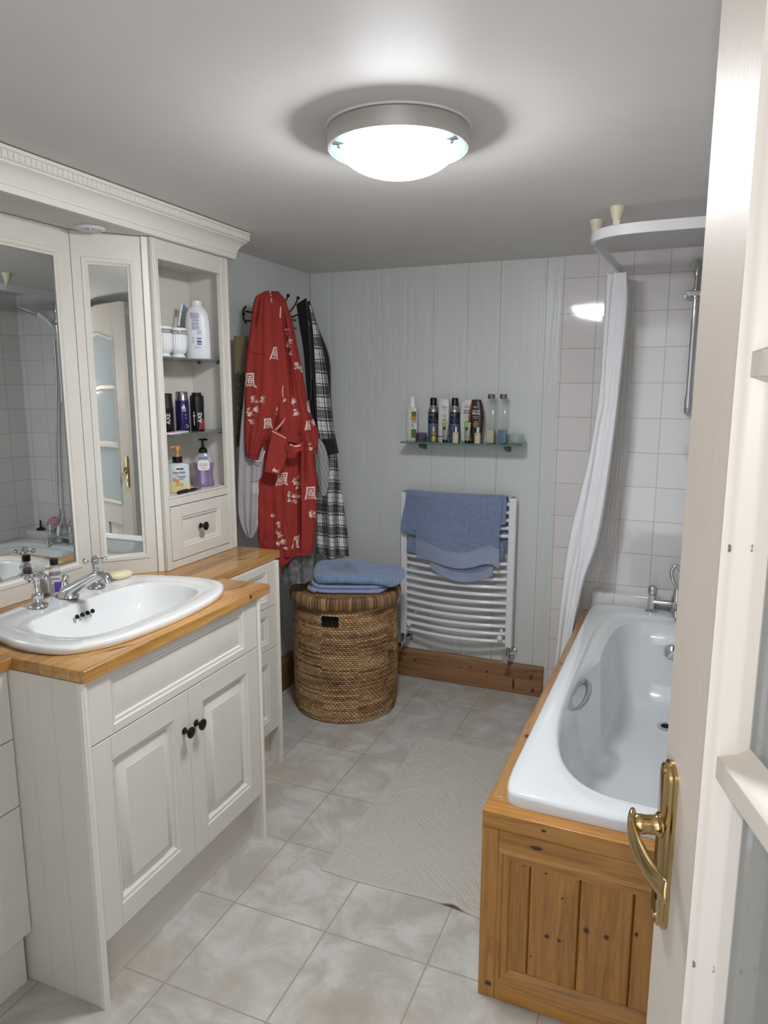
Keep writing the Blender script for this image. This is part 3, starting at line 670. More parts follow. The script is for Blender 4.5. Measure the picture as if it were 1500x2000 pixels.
MB().tube([(.055, 3.40, 1.945), (.075, 3.37, 1.985), (.105, 3.34, 2.018)], [.012, .013, .015], 14).build('handle', M['white'], t)
ax = Vector((.25, -.25, -.93))
MB().lathe([(.02, -.022), (.045, -.014), (.058, -.002), (.058, .004)], (.145, 3.31, 2.027), ax, 30).build('head', M['white'], t)
MB().lathe([(.054, .0035), (.052, .007), (0, .008)], (.145, 3.31, 2.027), ax, 30).build('spray_face', M['nickel'], t)
# things on the bath ledge seen in the mirror
mb = MB()
R = []
for i in range(25):
    for j in range(40):
        a, b_ = PI*i/24, 2*PI*j/40; r = .048*(1+.13*math.sin(9*a+3*b_)*math.sin(11*b_)); R.append((.20+r*math.sin(a)*math.cos(b_), 3.42+.8*r*math.sin(a)*math.sin(b_), .655+r*math.cos(a)))
mb.add(R, gridf(25, 40, True))
tag(mb.build('bath_sponge', pbr('pink_mesh_sponge', '#c98a9c', .8, bump=(200, .8)), angle=80), 'pink mesh bath puff on the tiled ledge beside the bath mixer', 'sponge')
tag(MB().lathe([(.030, 0), (.030, .006), (.020, .014), (.006, .018), (.005, .06), (.006, .066), (0, .068)], (.34, 3.43, .605), (0, 0, 1), 20).build('plunger', M['black']), 'small black plunger on the tiled ledge, seen in the mirror', 'plunger')

# curtain rail
t = thing('curtain_rail', 'white curved shower curtain rail hung from the ceiling', 'rail', (-.2, 2.8, 2.06))
path = [(.42, 2.60), (-.05, 2.602), (-.16, 2.606), (-.235, 2.622), (-.285, 2.655), (-.318, 2.705), (-.328, 2.77), (-.325, 2.85), (-.287, 3.474)]
sm = resample(path, 60)
MB().sweep([tuple(p) for p in sm], [(-.004, 2.062), (.005, 2.062), (.005, 2.064), (.0055, 2.075), (.0055, 2.096), (-.0055, 2.096), (-.0055, 2.064), (-.004, 2.064)]).build('track', M['white'], t, angle=50)
for x, y, lng in ((-.236, 2.625, 1), (-.321, 2.80, 0)):
    MB().lathe([(.026, 0), (.026, -.004), (.021, -.022), (.015, -.040), (.014, -.045)], (x, y, ZC), (0, 0, 1), 24).lathe([(.006, -.04), (.006, -.062)], (x, y, ZC), (0, 0, 1), 12).box(x-.011, y-.011, 2.094, x+.011, y+.011, 2.110).build('ceiling_hanger', pbr('old_cream_plastic%d' % lng, '#cfc9ae', .4), t)
# ------------------------------------------------------------------ ceiling light
L = (-.658, 1.68)
t = thing('ceiling_light', 'round brushed steel flush ceiling lamp with glowing white glass', 'lamp', (L[0], L[1], ZC))
MB().lathe([(.172, 0), (.172, -.004)], (L[0], L[1], ZC), (0, 0, 1), 64).build('backplate', M['white'], t)
MB().lathe([(.164, -.004), (.168, -.006), (.168, -.044), (.166, -.046), (.163, -.046), (.161, -.036), (.161, -.008)], (L[0], L[1], ZC), (0, 0, 1), 72, cap=False).build('steel_ring', M['steel'], t)
MB().lathe([(.162, -.040), (.162, -.046), (.142, -.047), (.136, -.049), (.134, -.040)], (L[0], L[1], ZC), (0, 0, 1), 72, cap=False).build('glass_rim', M['lampglass'], t)
MB().lathe([(.136, -.042), (.136, -.048)]+[(.136*math.cos(a), -.048-.056*math.sin(a)**1.15) for a in [PI/2*k/14 for k in range(1, 15)]], (L[0], L[1], ZC), (0, 0, 1), 64).build('glass_dome', M['lamp'], t, angle=80)
for a in (-2.35, -.25, 1.85):
    c, s_ = math.cos(a), math.sin(a)
    MB(Matrix.Translation((L[0], L[1], ZC)) @ Matrix.Rotation(a, 4, 'Z')).box(.133, -.004, -.052, .164, .004, -.047).sphere((.148, 0, -.054), .0055).build('clip', M['chrome'], t, bevel=.0008)

# ------------------------------------------------------------------ glazed door leaf, standing open
E0 = Vector((.012, .845, 0)); hdir = Vector((.2990, -.9543, 0))
dT = frame(E0, hdir)       # a = from free edge to hinge, b = up, c = toward camera-left face
dn = Vector((dT[0][2], dT[1][2], 0))
if dn.x > 0: dT = Matrix(((hdir.x, 0, -dn.x, E0.x), (hdir.y, 0, -dn.y, E0.y), (0, 1, 0, 0), (0, 0, 0, 1)))
DR = thing('door_1', 'open glazed cream door leaf with brass lever handle', 'door', tuple(E0), kind='structure')
DW, DH, TH = .74, 2.10, .044
mb = MB(dT)
mb.box(0, .008, -TH, .128, DH, 0).box(DW-.11, .008, -TH, DW, DH, 0).box(.128, .008, -TH, DW-.11, .10, 0).box(.128, .66, -TH, DW-.11, .80, 0)
pts = [(.128, DH), (.128, 1.90)]
n = 20
for k in range(n+1):
    a = .128+(DW-.238)*k/n; pts.append((a, 1.885+.045*(1-math.cos(2*PI*k/n))/2))
pts += [(DW-.11, DH)]
mb.loft([[(a, b_, -TH) for a, b_ in pts], [(a, b_, 0) for a, b_ in pts]])
mb.build('leaf_frame', M['doorpaint'], DR, bevel=.002)
# lower raised panel
for a0, a1 in ((.128, .37-.03), (.37+.03, DW-.11)):
    MB(dT).rects([(a0, .10, a1, .66, -TH+.004), (a0, .10, a1, .66, -.012), (a0+.02, .12, a1-.02, .64, -.014), (a0+.05, .15, a1-.05, .61, -.004)]).build('lower_panel', M['doorpaint'], DR)
MB(dT).box(.34, .10, -TH, .40, .66, 0).build('muntin', M['doorpaint'], DR, bevel=.002)
# reveal beads around the glazing (the broad light moulding)
def bead(mb, a0, b0, a1, b1):
    mitre(mb, dT, a0, b0, a1, b1, 0, [(-.002, .0), (.0, .006), (.003, .007), (.005, .003), (.008, .001), (.011, -.006), (.013, -.014), (.017, -.018), (.018, -.030)])
arc_ = [(.128+(DW-.238)*k/n, 1.885+.045*(1-math.cos(2*PI*k/n))/2) for k in range(n+1)]
mb = MB(dT); mb.sweep([(.128, .80)]+arc_+[(DW-.11, .80)], [(-.002, .0), (.0, .006), (.003, .007), (.005, .003), (.008, .001), (.011, -.006), (.013, -.014), (.017, -.018), (.018, -.030)], closed=True); mb.build('glazing_bead', M['doorwhite'], DR)
for z in (1.187, 1.572):
    hx = [(-.026, -.030), (-.016, -.016), (-.011, -.003), (.011, -.003), (.016, -.016), (.026, -.030)]
    MB(dT).loft([[(a, z+b_, c) for b_, c in hx] for a in (.136, DW-.118)]).build('glazing_bar', M['doorwhite'], DR, bevel=.0008)
m = bpy.data.materials.new('scratched_grey_glass'); m.use_nodes = True; tt = NT(m); bb = tt.n['Principled BSDF']
bb.inputs['Base Color'].default_value = (.33, .35, .34, 1); bb.inputs['Roughness'].default_value = .10; bb.inputs['Alpha'].default_value = .6; bb.inputs['Specular IOR Level'].default_value = 1.0; bb.inputs['Coat Weight'].default_value = 1
tt.link(tt.bump(tt.noise(tt.pos((60, 60, 60)), 3, 4, .7), .12, .001), bb.inputs['Normal'])
MB(dT).box(.13, .80, -.033, DW-.112, 1.93, -.029).build('glass_pane', m, DR, 'scratched grey glass')
mb = MB(dT); V = []
for i in range(3):
    for k in range(90): V.append((.13+.495*k/89, .79+1.14*i/2, -.052+.006*math.sin(k*.95)+.003*math.sin(k*2.3)))
mb.add(V, gridf(3, 90)); mb.build('net_curtain', M['net'], DR)
for b_ in (1.405, .965):
    MB(dT).lathe([(.004, 0), (.004, .0015), (.0, .0015)], (.134, b_, .0005), (0, 0, 1), 14).lathe([(.0042, 0), (.0042, .001), (.0, .001)], (.1415, b_+.002, -.0175), (-.5, 0, .8), 14).build('screw', M['nickel'], DR)
# brass lever handle
hd = MB(dT)
def rrect(a0, b0, a1, b1, r, n=8):
    P = []
    for cx, cy, s0 in ((a1-r, b1-r, 0), (a0+r, b1-r, PI/2), (a0+r, b0+r, PI), (a1-r, b0+r, 3*PI/2)):
        P += [(cx+r*math.cos(s0+PI/2*k/n), cy+r*math.sin(s0+PI/2*k/n)) for k in range(n+1)]
    return P
HD = MB(dT); a0, a1, b0, b1 = .008, .050, .922, 1.132
HD.loft([[(x, y, c) for x, y in rrect(a0+i, b0+i, a1-i, b1-i, .0205-i*.9)] for i, c in ((0, 0), (0, .0035), (.003, .005), (.0035, .0085), (.006, .0095))])
hp = HD.build('handle_plate', M['brass'], DR, 'polished brass backplate', angle=25)
MB(dT).box(.0265, .957, .0090, .0325, .975, .0102).cyl((.0295, .975, .009), (.0295, .975, .0103), .005, n=14).build('keyhole', M['dark'], hp)
mb = MB(dT)
for b_ in (.936, 1.122): mb.lathe([(.0045, 0), (.0045, .0015), (0, .002)], (.029, b_, .0095), (0, 0, 1), 12)
mb.build('screw', M['brass'], hp)
mb = MB(dT).lathe([(.0145, .0085), (.0145, .011), (.012, .013), (.0112, .015), (.0108, .024), (.0115, .030), (.0115, .036), (.0095, .039)], (.026, 1.050, 0), (0, 0, 1), 24)
mb.build('lever_spindle', M['brass'], hp)
pth = resample([(.014, 1.052, .037), (.024, 1.051, .041), (.040, 1.043, .042), (.056, 1.029, .036), (.072, 1.017, .027), (.086, 1.013, .021), (.094, 1.013, .018)], 24)
R = []
for k, p_ in enumerate(pth):
    f = k/23; hw = .0135-.002*math.sin(f*PI)+.001*f; th = .0045+.001*math.sin(f*PI)
    d = Vector(pth[min(k+1, 23)]-pth[max(k-1, 0)]).normalized(); u_ = Vector((0, 1, 0)); u_ = (u_-d*u_.dot(d)).normalized(); n_ = d.cross(u_)
    e = .7 if k in (0, 23) else 1
    R.append([tuple(Vector(p_)+u_*math.cos(a)*hw*e+n_*math.copysign(abs(math.sin(a))**.8, math.sin(a))*th*e) for a in [2*PI*j/20 for j in range(20)]])
MB(dT).loft(R).build('lever', M['brass'], hp, angle=60)
# paint wear on the stile edge
wr = MB(dT); r_ = random.Random(3)
for k in range(16):
    b_ = .965+.013*k+r_.uniform(-.004, .004); a = .1272+.001*r_.random(); wr.box(a-.0006, b_, -.0004, a+.0010, b_+r_.uniform(.006, .013), .0004)
wr.build('bare_wood_wear', pbr('bare_wood', '#9c8064', .8), DR)

# ------------------------------------------------------------------ towel radiator
RA = thing('towel_radiator', 'white ladder towel radiator with curved bars on the boarded wall', 'radiator', (-1.0, 3.40, .23))
RZ0, RZ1 = .262, 1.028
for x in (-1.289, -.722):
    MB().box(x-.017, 3.392, RZ0, x+.017, 3.428, RZ1).build('upright', M['radwhite'], RA, bevel=.004)
    MB().lathe([(.012, 0), (.012, .003), (.007, .005), (0, .005)], (x, 3.41, RZ1), (0, 0, 1), 18).build('end_cap', M['nickel'], RA)
zs = [.995, .954, .915, .876, .836]+[.694-.0404*k for k in range(11)]
for z in zs:
    P = [(-1.278+.545*k/12, 3.404-.042*math.sin(PI*k/12)**.9, z) for k in range(13)]
    MB().tube(P, .0098, 14, sub=2).build('bar', M['radwhite'], RA)
for x, z in ((-1.245, .335), (-.760, .318)):
    MB().lathe([(.013, 0), (.013, .012), (.010, .015), (0, .015)], (x, 3.372, z), (0, -1, 0), 20).build('bracket_cap', M['white'], RA)
    MB().cyl((x, 3.40, z+.03), (x, YB, z+.03), .009).build('wall_bracket', M['white'], RA)
for x, sg in ((-1.289, 1), (-.722, 1)):
    v = MB().lathe([(.012, 0), (.012, .012), (.009, .014), (.009, .03), (.014, .034), (.014, .052), (.010, .056)], (x, 3.41, RZ0), (0, 0, -1), 20)
    v.tube([(x, 3.41, RZ0-.042), (x+.01, 3.44, RZ0-.042), (x+.012, YB, RZ0-.042)], .010, 14).lathe([(.02, 0), (.018, .006), (.012, .008)], (x+.012, YB, RZ0-.042), (0, -1, 0), 20)
    vb = v.build('valve', M['chrome'], RA)
    h = MB().cyl((x, 3.40, RZ0-.045), (x-.004, 3.355, RZ0-.050), .006, n=12).lathe([(.012, 0), (.014, .006), (.012, .014), (0, .015)], (x-.004, 3.362, RZ0-.049), (0, -1, 0), 18)
    for k in range(4):
        a = .5+k*PI/2; h.sphere((x-.004+.017*math.cos(a), 3.355, RZ0-.049+.017*math.sin(a)), .0055, 8)
        h.cyl((x-.004, 3.356, RZ0-.049), (x-.004+.015*math.cos(a), 3.355, RZ0-.049+.015*math.sin(a)), .003, n=8)
    h.build('valve_handle', M['chrome'], vb)
# ------------------------------------------------------------------ things in the shelf cabinet
Cm = (0, 0)
ink = pbr('ink_blue', '#3f5396', .5); inkd = pbr('ink_dark_grey', '#33323a', .5); inkw = pbr('ink_white', '#d9d9dc', .5)
wplast = pbr('white_bottle_plastic', '#d3d5d9', .35)
def cuplab(y, lb, txt, fx):
    p = (-1.742, y, 1.6645); T = bottle_T(p)
    t = thing('ribbed_cup', lb, 'cup', p, 'white ribbed tumblers on the top glass shelf')
    R = []
    for z, r, rib in (((0, .022, 0), (.002, .025, 0), (.008, .025, 0), (.011, .0205, 0), (.014, .021, 0), (.018, .025, .4), (.035, .0295, 1), (.060, .031, 1), (.078, .0315, 1), (.081, .0325, 0), (.083, .0325, 0), (.100, .0325, 0), (.102, .0335, 0), (.106, .0335, 0), (.109, .031, 0), (.109, .0285, 0), (.07, .027, 0), (.02, .02, 0))):
        r *= 1.13
        R.append([(math.cos(a)*(r+rib*.0009*math.cos(26*a)), z, math.sin(a)*(r+rib*.0009*math.cos(26*a))) for a in [2*PI*k/156 for k in range(156)]])
    MB(T).loft(R).build('cup', M['ceramic'], t, angle=60)
    bn = patch(MB(T), [(.0845, .0368, .0368, 2), (.0985, .0368, .0368, 2)], 0, 360, .0005, 48).build('band', pbr('grey_band', '#6f6f70', .4), t)
    mb = MB(T); mb.text(txt, flatT(T, .0375, .0915, fx), .0150, wrap=.0375, depth=.0006); mb.build('lettering', inkw, bn)
cuplab(2.205, 'white ribbed tumbler with grey lettered band, beside the talc bottle', 'Powder Room', 0)
cuplab(2.122, 'white ribbed tumbler half hidden by the cabinet frame', 'Powder', .006)
p = (-1.785, 2.245, 1.6645); t = thing('toothbrush', 'blue and white toothbrush leaning behind the ribbed tumbler', 'toothbrush', p)
u = Vector((0, .775, .63)); a0 = Vector((-1.785, 2.236, 1.674)); d = Vector((-.0, .30, .95)).normalized()
MB().tube([a0, a0+d*.06, a0+d*.118], [.0045, .0055, .005], 12).build('grip', pbr('brush_blue', '#2f74b8', .4), t)
MB().tube([a0+d*.117, a0+d*.16, a0+d*.205], [.0038, .003, .0045], 10).build('neck', M['white'], t)
MB(frame(a0+d*.192, (0, d.z, -d.y), (0, d.y, d.z))).box(.003, -.014, -.006, .015, .014, .006).build('bristles', pbr('bristle_blue', '#5d86ad', .7, bump=(700, .8)), t)
p = (-1.748, 2.338, 1.6645); T = bottle_T(p)
t = thing('talc_bottle', 'tall white powder bottle with blue small print and barcode', 'bottle', p)
stack(MB(T), [(0, .044, .024, 2.8), (.003, .0475, .027, 2.8), (.09, .0475, .027, 2.8), (.14, .046, .026, 2.7), (.170, .042, .025, 2.5), (.190, .034, .022, 2.2), (.200, .022, .018, 2), (.203, .0195, .0175, 2)]).build('bottle', wplast, t)
MB(T).lathe([(.0205, .202), (.021, .203), (.021, .208), (.0195, .2085), (.0195, .210), (.021, .2105), (.021, .219), (.020, .220), (0, .220)], (0, 0, 0), (0, 1, 0), 28).build('cap', M['white'], t)
mb = MB(T); lines(mb, T, -.026, .010, [.172, .168, .1645, .161, .1575, .154], .0014, 1, .0268, .12); lines(mb, T, -.022, .010, [.149, .146, .143, .137, .134, .131], .0013, 2, .0272, .2)
lines(mb, T, -.022, .012, [.126, .1225, .119, .1155, .112], .0014, 3, .0273, .2); lines(mb, T, -.002, .014, [.106, .102, .098, .094], .0016, 4, .0274, .1); lines(mb, T, -.024, -.012, [.082, .077, .073, .069, .065, .061], .0014, 5, .0272, .3); lines(mb, T, -.016, .014, [.046, .042], .0014, 6, .0273, .2)
mb.v = [v for v in mb.v]
mb.box(-.004, .055, .0262, .013, .060, .0276, T).box(-.004, .063, .0262, .013, .071, .0276, T).box(-.004, .076, .0262, .013, .081, .0276, T)
mb.build('small_print', ink, t)
# deodorant cans
def can(name, label, p, rows, mat, capm, caprows, extra):
    T = bottle_T(p); t = thing(name, label, 'spray can', p, 'deodorant cans on the middle glass shelf')
    b_ = stack(MB(T), rows).build('can', mat, t); stack(MB(T), caprows).build('cap', capm, t); extra(T, t, b_); return t
blk = pbr('can_black', '#151416', .28, .3); pur = pbr('can_violet', '#332b5c', .25, .6)
def axe(red):
    def f(T, t, b_):
        x = .010 if red else .006
        mb = MB(T); mb.text('AXE', flatT(T, .0266, .052, x, PI/2), .021, wrap=None, depth=.0008, bold=.0004); mb.build('lettering', pbr('axe_white', '#c9c4c4', .4), b_)
        if red: patch(MB(T), [(.006, .0262, .0262, 2), (.045, .0262, .0262, 2)], 20, 75, .0004).build('red_print', pbr('can_red', '#8c2520', .35), b_)
        mb = MB(T); mb.box(-.013, .022, .0232, -.0115, .075, .0240, T).box(-.017, .058, .0215, -.006, .0592, .0256, T); mb.build('silver_streak', M['steel'], b_)
    return f
can('deodorant_can', 'black spray can with red print, right of the violet can', (-1.735, 2.296, 1.3905), [(0, .0245, .0245, 2), (.003, .0262, .0262, 2), (.088, .0262, .0262, 2), (.090, .0258, .0258, 2)], blk, M['black'],
    [(.088, .0262, .0262, 2), (.095, .0272, .0272, 2), (.134, .0262, .0262, 2), (.137, .022, .022, 2), (.138, .0185, .0185, 2), (.146, .0185, .0185, 2), (.147, .0175, .0175, 2)], axe(True))
def adi(T, t, b_):
    mb = MB(T)
    for k, (h, x) in enumerate(((.007, -.0045), (.012, .0005), (.017, .0055))):
        mb.loft([[(x-.002+.006, .086, c), (x+.002+.006, .086, c), (x+.002+.006-h*.35, .086+h, c), (x-.002+.006-h*.35, .086+h, c)] for c in (.0230, .0256)], T=T)
    mb.text('adidas', flatT(T, .0259, .081, .005), .0078, wrap=.0259, bold=.0001); lines(mb, T, .004, .018, [.066, .061, .052], .0014, 8, .0235); mb.lathe([(.006, 0), (.006, .0006), (.0045, .0006)], (.014, .022, .0224), (0, 0, 1), 18, T, cap=False)
    mb.build('logo', inkw, b_)
can('deodorant_can', 'dark violet spray can with silver cap between two black cans', (-1.742, 2.215, 1.3905), [(0, .0235, .0235, 2), (.003, .0255, .0255, 2), (.115, .0255, .0255, 2), (.122, .0235, .0235, 2), (.126, .0225, .0225, 2)], pur, pbr('can_silver', '#8d8b90', .25, .9),
    [(.118, .0246, .0246, 2), (.126, .0238, .0238, 2), (.128, .0228, .0228, 2), (.149, .0222, .0222, 2), (.151, .0205, .0205, 2)], adi)
can('deodorant_can', 'black spray can partly hidden by the cabinet frame', (-1.762, 2.148, 1.3905), [(0, .0235, .0235, 2), (.003, .025, .025, 2), (.092, .025, .025, 2)], blk, M['black'],
    [(.092, .0245, .0245, 2), (.096, .0238, .0238, 2), (.142, .0228, .0228, 2), (.145, .020, .020, 2)], axe(False))
t = thing('sachet', 'flat red and white packet lying at the front of the middle shelf', 'packet', (-1.70, 2.11, 1.3905))
T = Matrix.Translation((-1.705, 2.115, 1.3905)) @ Matrix.Rotation(.25, 4, 'Z')
MB(T).loft([[(x*f, y*f, z) for x, y in rrect(-.022, -.075, .022, .085, .004, 3)] for z, f in ((0, 1), (.002, 1.01), (.006, .97))]).build('packet', pbr('packet_white', '#cfc9cc', .4), t)
MB(T).box(-.020, -.072, .0055, -.006, .03, .0066).build('red_stripe', pbr('packet_red', '#b03038', .4), t)
# soap pumps
p = (-1.722, 2.148, 1.1685); T = bottle_T(p)
t = thing('soap_pump_bottle', 'clear pump bottle of yellow mandarin soap with orange pump', 'soap bottle', p)
stack(MB(T), [(0, .038, .020, 3.4), (.003, .042, .0225, 3.4), (.10, .041, .022, 3.4), (.108, .037, .020, 3), (.111, .024, .015, 2.4), (.113, .016, .013, 2)]).build('bottle', pbr('frosted_bottle', '#b4bcc2', .2), t)
patch(MB(T), [(.002, .0422, .0226, 3.4), (.038, .0421, .0226, 3.4)], 0, 360, .0005, 60).build('liquid', pbr('yellow_soap', '#c9ba86', .3), t)
MB(T).lathe([(.018, .112), (.0185, .113), (.0185, .133), (.0175, .134), (0, .134)], (0, 0, 0), (0, 1, 0), 24).build('collar', M['black'], t)
og = pbr('orange_pump', '#c98b52', .35)
MB(T).lathe([(.009, .134), (.0085, .138), (.005, .140), (.0045, .150), (.007, .154), (.0105, .163), (.0105, .171), (.006, .174), (0, .174)], (0, 0, 0), (0, 1, 0), 20).tube([(0, .167, 0), (-.012, .170, 0), (-.022, .166, 0)], .005, 10, T).build('pump', og, t)
mb = MB(T); mb.text('mandarin', flatT(T, .0236, .077, .004), .0135, sx=.85, bold=.0001); mb.text('bergamot', flatT(T, .0236, .062, .012), .0105, sx=.85); lines(mb, T, -.012, .006, [.068], .0016, 3, .0234); lines(mb, T, .002, .022, [.054, .050], .0014, 4, .0234); mb.box(-.006, .087, .0228, .020, .0925, .0238, T)
mb.build('lettering', inkd, t)
mb = MB(T); mb.lathe([(.0075, 0), (.0065, .0012), (0, .002)], (-.012, .050, .0226), (0, 0, 1), 20).lathe([(.0075, 0), (.0065, .0014), (0, .0024)], (-.003, .045, .0228), (0, 0, 1), 20); mb.build('orange_fruit_print', pbr('orange_print', '#d2793a', .4), t)
mb = MB(T); lines(mb, T, -.012, .022, [.034, .030, .026], .0016, 6, .0234, .2); mb.build('brown_print', pbr('brown_print', '#8c4a2a', .5), t)
p = (-1.735, 2.322, 1.1685); T = bottle_T(p)
t = thing('soap_pump_bottle', 'waisted purple lavender soap bottle with black pump', 'soap bottle', p)
rows = [(0, .034, .020, 2.6), (.003, .0385, .0225, 2.6), (.016, .039, .0225, 2.6), (.034, .035, .021, 2.6), (.055, .0335, .020, 2.6), (.075, .037, .021, 2.6), (.095, .0395, .0215, 2.5), (.112, .037, .020, 2.4), (.126, .029, .017, 2.2), (.134, .018, .014, 2), (.137, .014, .013, 2)]
stack(MB(T), rows).build('bottle', clear('lilac_clear', '#b9b2c0', .55), t)
patch(MB(T), [(z, a, b_, q) for z, a, b_, q in rows[:7]], 0, 360, .0004, 60).build('liquid', pbr('lilac_soap', '#7d6a92', .12, coat=1, var=(40, .3)), t)
MB(T).lathe([(.0165, .134), (.0172, .136), (.0165, .148), (.009, .154), (.006, .157), (.0052, .180), (.016, .184), (.0175, .187), (.014, .189), (0, .1895)], (0, 0, 0), (0, 1, 0), 24).tube([(0, .186, 0), (.010, .187, .008), (.016, .185, .013)], .0045, 10, T).build('pump', M['black'], t)
lb = MB(T).loft([[(x, y+.086, .0222+c) for x, y in rrect(-.023, -.020, .023, .020, .011, 6)] for c in (-.004, .0012)]).build('label', pbr('label_cream', '#d9d3cc', .5), t)
mb = MB(T); mb.text('LAVENDER &', flatT(T, .0237, .091, 0), .0058); mb.text('CHAMOMILE', flatT(T, .0237, .084, 0), .0058); lines(mb, T, -.012, .012, [.076, .0725], .001, 5, .0238); mb.build('lettering', pbr('label_mauve_ink', '#7a4a62', .5), lb)
MB(T).box(-.016, .110, .018, .016, .1175, .0212).build('teal_band', pbr('teal_label', '#2f7f98', .4), t)
t = thing('trimmer', 'black pen-shaped trimmer lying on the cabinet floor', 'trimmer', (-1.71, 2.19, 1.1685))
MB().tube([(-1.683, 2.095, 1.175), (-1.686, 2.14, 1.176), (-1.690, 2.205, 1.175)], [.0062, .0075, .006], 14).build('grip', M['black'], t)
MB().tube([(-1.690, 2.205, 1.175), (-1.6915, 2.225, 1.1745), (-1.693, 2.245, 1.1735)], [.0045, .0035, .0025], 10).build('tip', M['nickel'], t)

# ------------------------------------------------------------------ glass shelf on the back wall
SZ = 1.2925
GS = thing('glass_shelf', 'long green-edged glass shelf of bottles above the radiator', 'shelf', (-.99, 3.40, 1.2825))
MB().prism([(-1.292, YB), (-1.292, 3.340), (-1.280, 3.328), (-.692, 3.328), (-.674, 3.345), (-.674, YB)], 1.2845, SZ).build('glass_plate', pbr('green_edge_glass', '#4f7f6e', .05, alpha=.75, coat=1), GS, bevel=.001)
for x in (-1.205, -.765):
    mb = MB(); mb.loft([[(x-.011, YB, 1.245), (x+.011, YB, 1.245), (x+.011, YB, 1.284), (x-.011, YB, 1.284)], [(x-.010, 3.405, 1.262), (x+.010, 3.405, 1.262), (x+.010, 3.405, 1.284), (x-.010, 3.405, 1.284)]])
    mb.build('bracket', pbr('grey_bracket', '#5b5b5b', .4, .5), GS, bevel=.002)
FT = lambda x, y=3.40: frame((x, y, SZ), (1, 0, 0))
G = 'toiletries on the glass wall shelf'
wpl = pbr('white_hdpe', '#cfcdc9', .35)
def item(name, label, cat, x, y, body, mat, grp=G):
    T = FT(x, y); t = thing(name, label, cat, (x, y, SZ), grp); b_ = stack(MB(T), body).build('bottle', mat, t); return T, t, b_
# 1 white shampoo
T, t, b_ = item('shampoo_bottle', 'tall white shampoo bottle with green label, leftmost on the glass shelf', 'bottle', -1.250, 3.405, [(0, .026, .016, 3), (.003, .029, .018, 3), (.15, .029, .018, 3), (.166, .0265, .0165, 3), (.1675, .020, .014, 2.6)], wpl)
stack(MB(T), [(.168, .0165, .0135, 2.6), (.185, .0155, .013, 2.6), (.205, .012, .012, 2.4), (.213, .0125, .012, 2.2), (.222, .009, .009, 2), (.225, .005, .005, 2)]).build('cap', M['white'], t)
MB(T).loft([[(x, y, .0165+c) for x, y in rrect(.002, .016, .026, .060, .004, 4)] for c in (-.002, .002)]).build('green_label', pbr('label_green', '#5d7f33', .5, var=(90, .5)), b_)
MB(T).loft([[(x, y, .0165+c) for x, y in rrect(.002, .103, .026, .148, .004, 4)] for c in (-.002, .002)]).build('leaf_label', pbr('label_leaf', '#4b7a2c', .5, var=(90, .4)), b_)
MB(T).box(.005, .106, .0180, .025, .124, .0192).build('orange_patch', pbr('label_orange', '#c58a3e', .5), b_)
mb = MB(T)
for q in ((.004, .092, .011), (.012, .098, .007), (.020, .094, .008), (.003, .080, .016), (.012, .072, .009)): mb.box(q[0], q[1], .0170, q[0]+q[2]*.6, q[1]+.0035, .0186).box(q[0]+.003, q[1]-.006, .0170, q[0]+.005, q[1], .0186)
mb.build('black_script', inkd, b_)
# 2 purple jar
p = (-1.188, 3.372, SZ); t = thing('glass_jar', 'small faceted purple glass jar beside the white shampoo', 'jar', p, G)
MB().lathe([(.026, 0), (.031, .003), (.033, .016), (.029, .036), (.027, .044), (.024, .044), (.026, .034), (.029, .015), (.026, .006)], p, (0, 0, 1), 10).build('jar', clear('purple_glass', '#4b3756', .5), t, angle=15)
MB().lathe([(.025, .006), (.028, .014), (.027, .024), (0, .025)], p, (0, 0, 1), 16).build('wax', pbr('purple_wax', '#6d4a7a', .5), t)
# 3,5 spray cans
def aero(x, lb):
    T = FT(x, 3.408); t = thing('spray_can', lb, 'spray can', (x, 3.408, SZ), G)
    b_ = stack(MB(T), [(0, .024, .024, 2), (.003, .0255, .0255, 2), (.150, .0255, .0255, 2), (.164, .023, .023, 2), (.176, .0155, .0155, 2), (.181, .0155, .0155, 2)]).build('can', pbr('can_grey', '#8d8f96', .3, .6), t)
    stack(MB(T), [(.179, .0165, .0165, 2), (.180, .0172, .0172, 2), (.214, .0165, .0165, 2), (.217, .0145, .0145, 2)]).build('cap', M['black'], t)
    patch(MB(T), [(.090, .0255, .0255, 2), (.147, .0255, .0255, 2)], 0, 360, .0004, 48).build('black_band', pbr('band_black', '#15151d', .35), b_)
    patch(MB(T), [(.002, .0255, .0255, 2), (.089, .0255, .0255, 2)], 0, 360, .0004, 48).build('blue_print', pbr('can_blue_print', '#55658c', .35, var=(45, .45)), b_)
    mb = MB(T); lines(mb, T, -.015, .015, [.136, .129], .0025, 4, .0262, .1); mb.build('lettering', pbr('grey_ink', '#8b8d92', .5), b_)
    mb = MB(T); r_ = random.Random(5)
    for k in range(9):
        a = r_.uniform(30, 150); z = r_.uniform(.094, .116); patch(mb, [(z, .0255, .0255, 2), (z+.008, .0255, .0255, 2)], a, a+16, .0008, 6, T)
    mb.build('blue_flowers', pbr('flower_blue', '#3c4a86', .4), b_)
aero(-1.139, 'grey spray can with black cap beside the purple jar'); aero(-1.027, 'grey spray can with black cap left of the wavy white bottle')
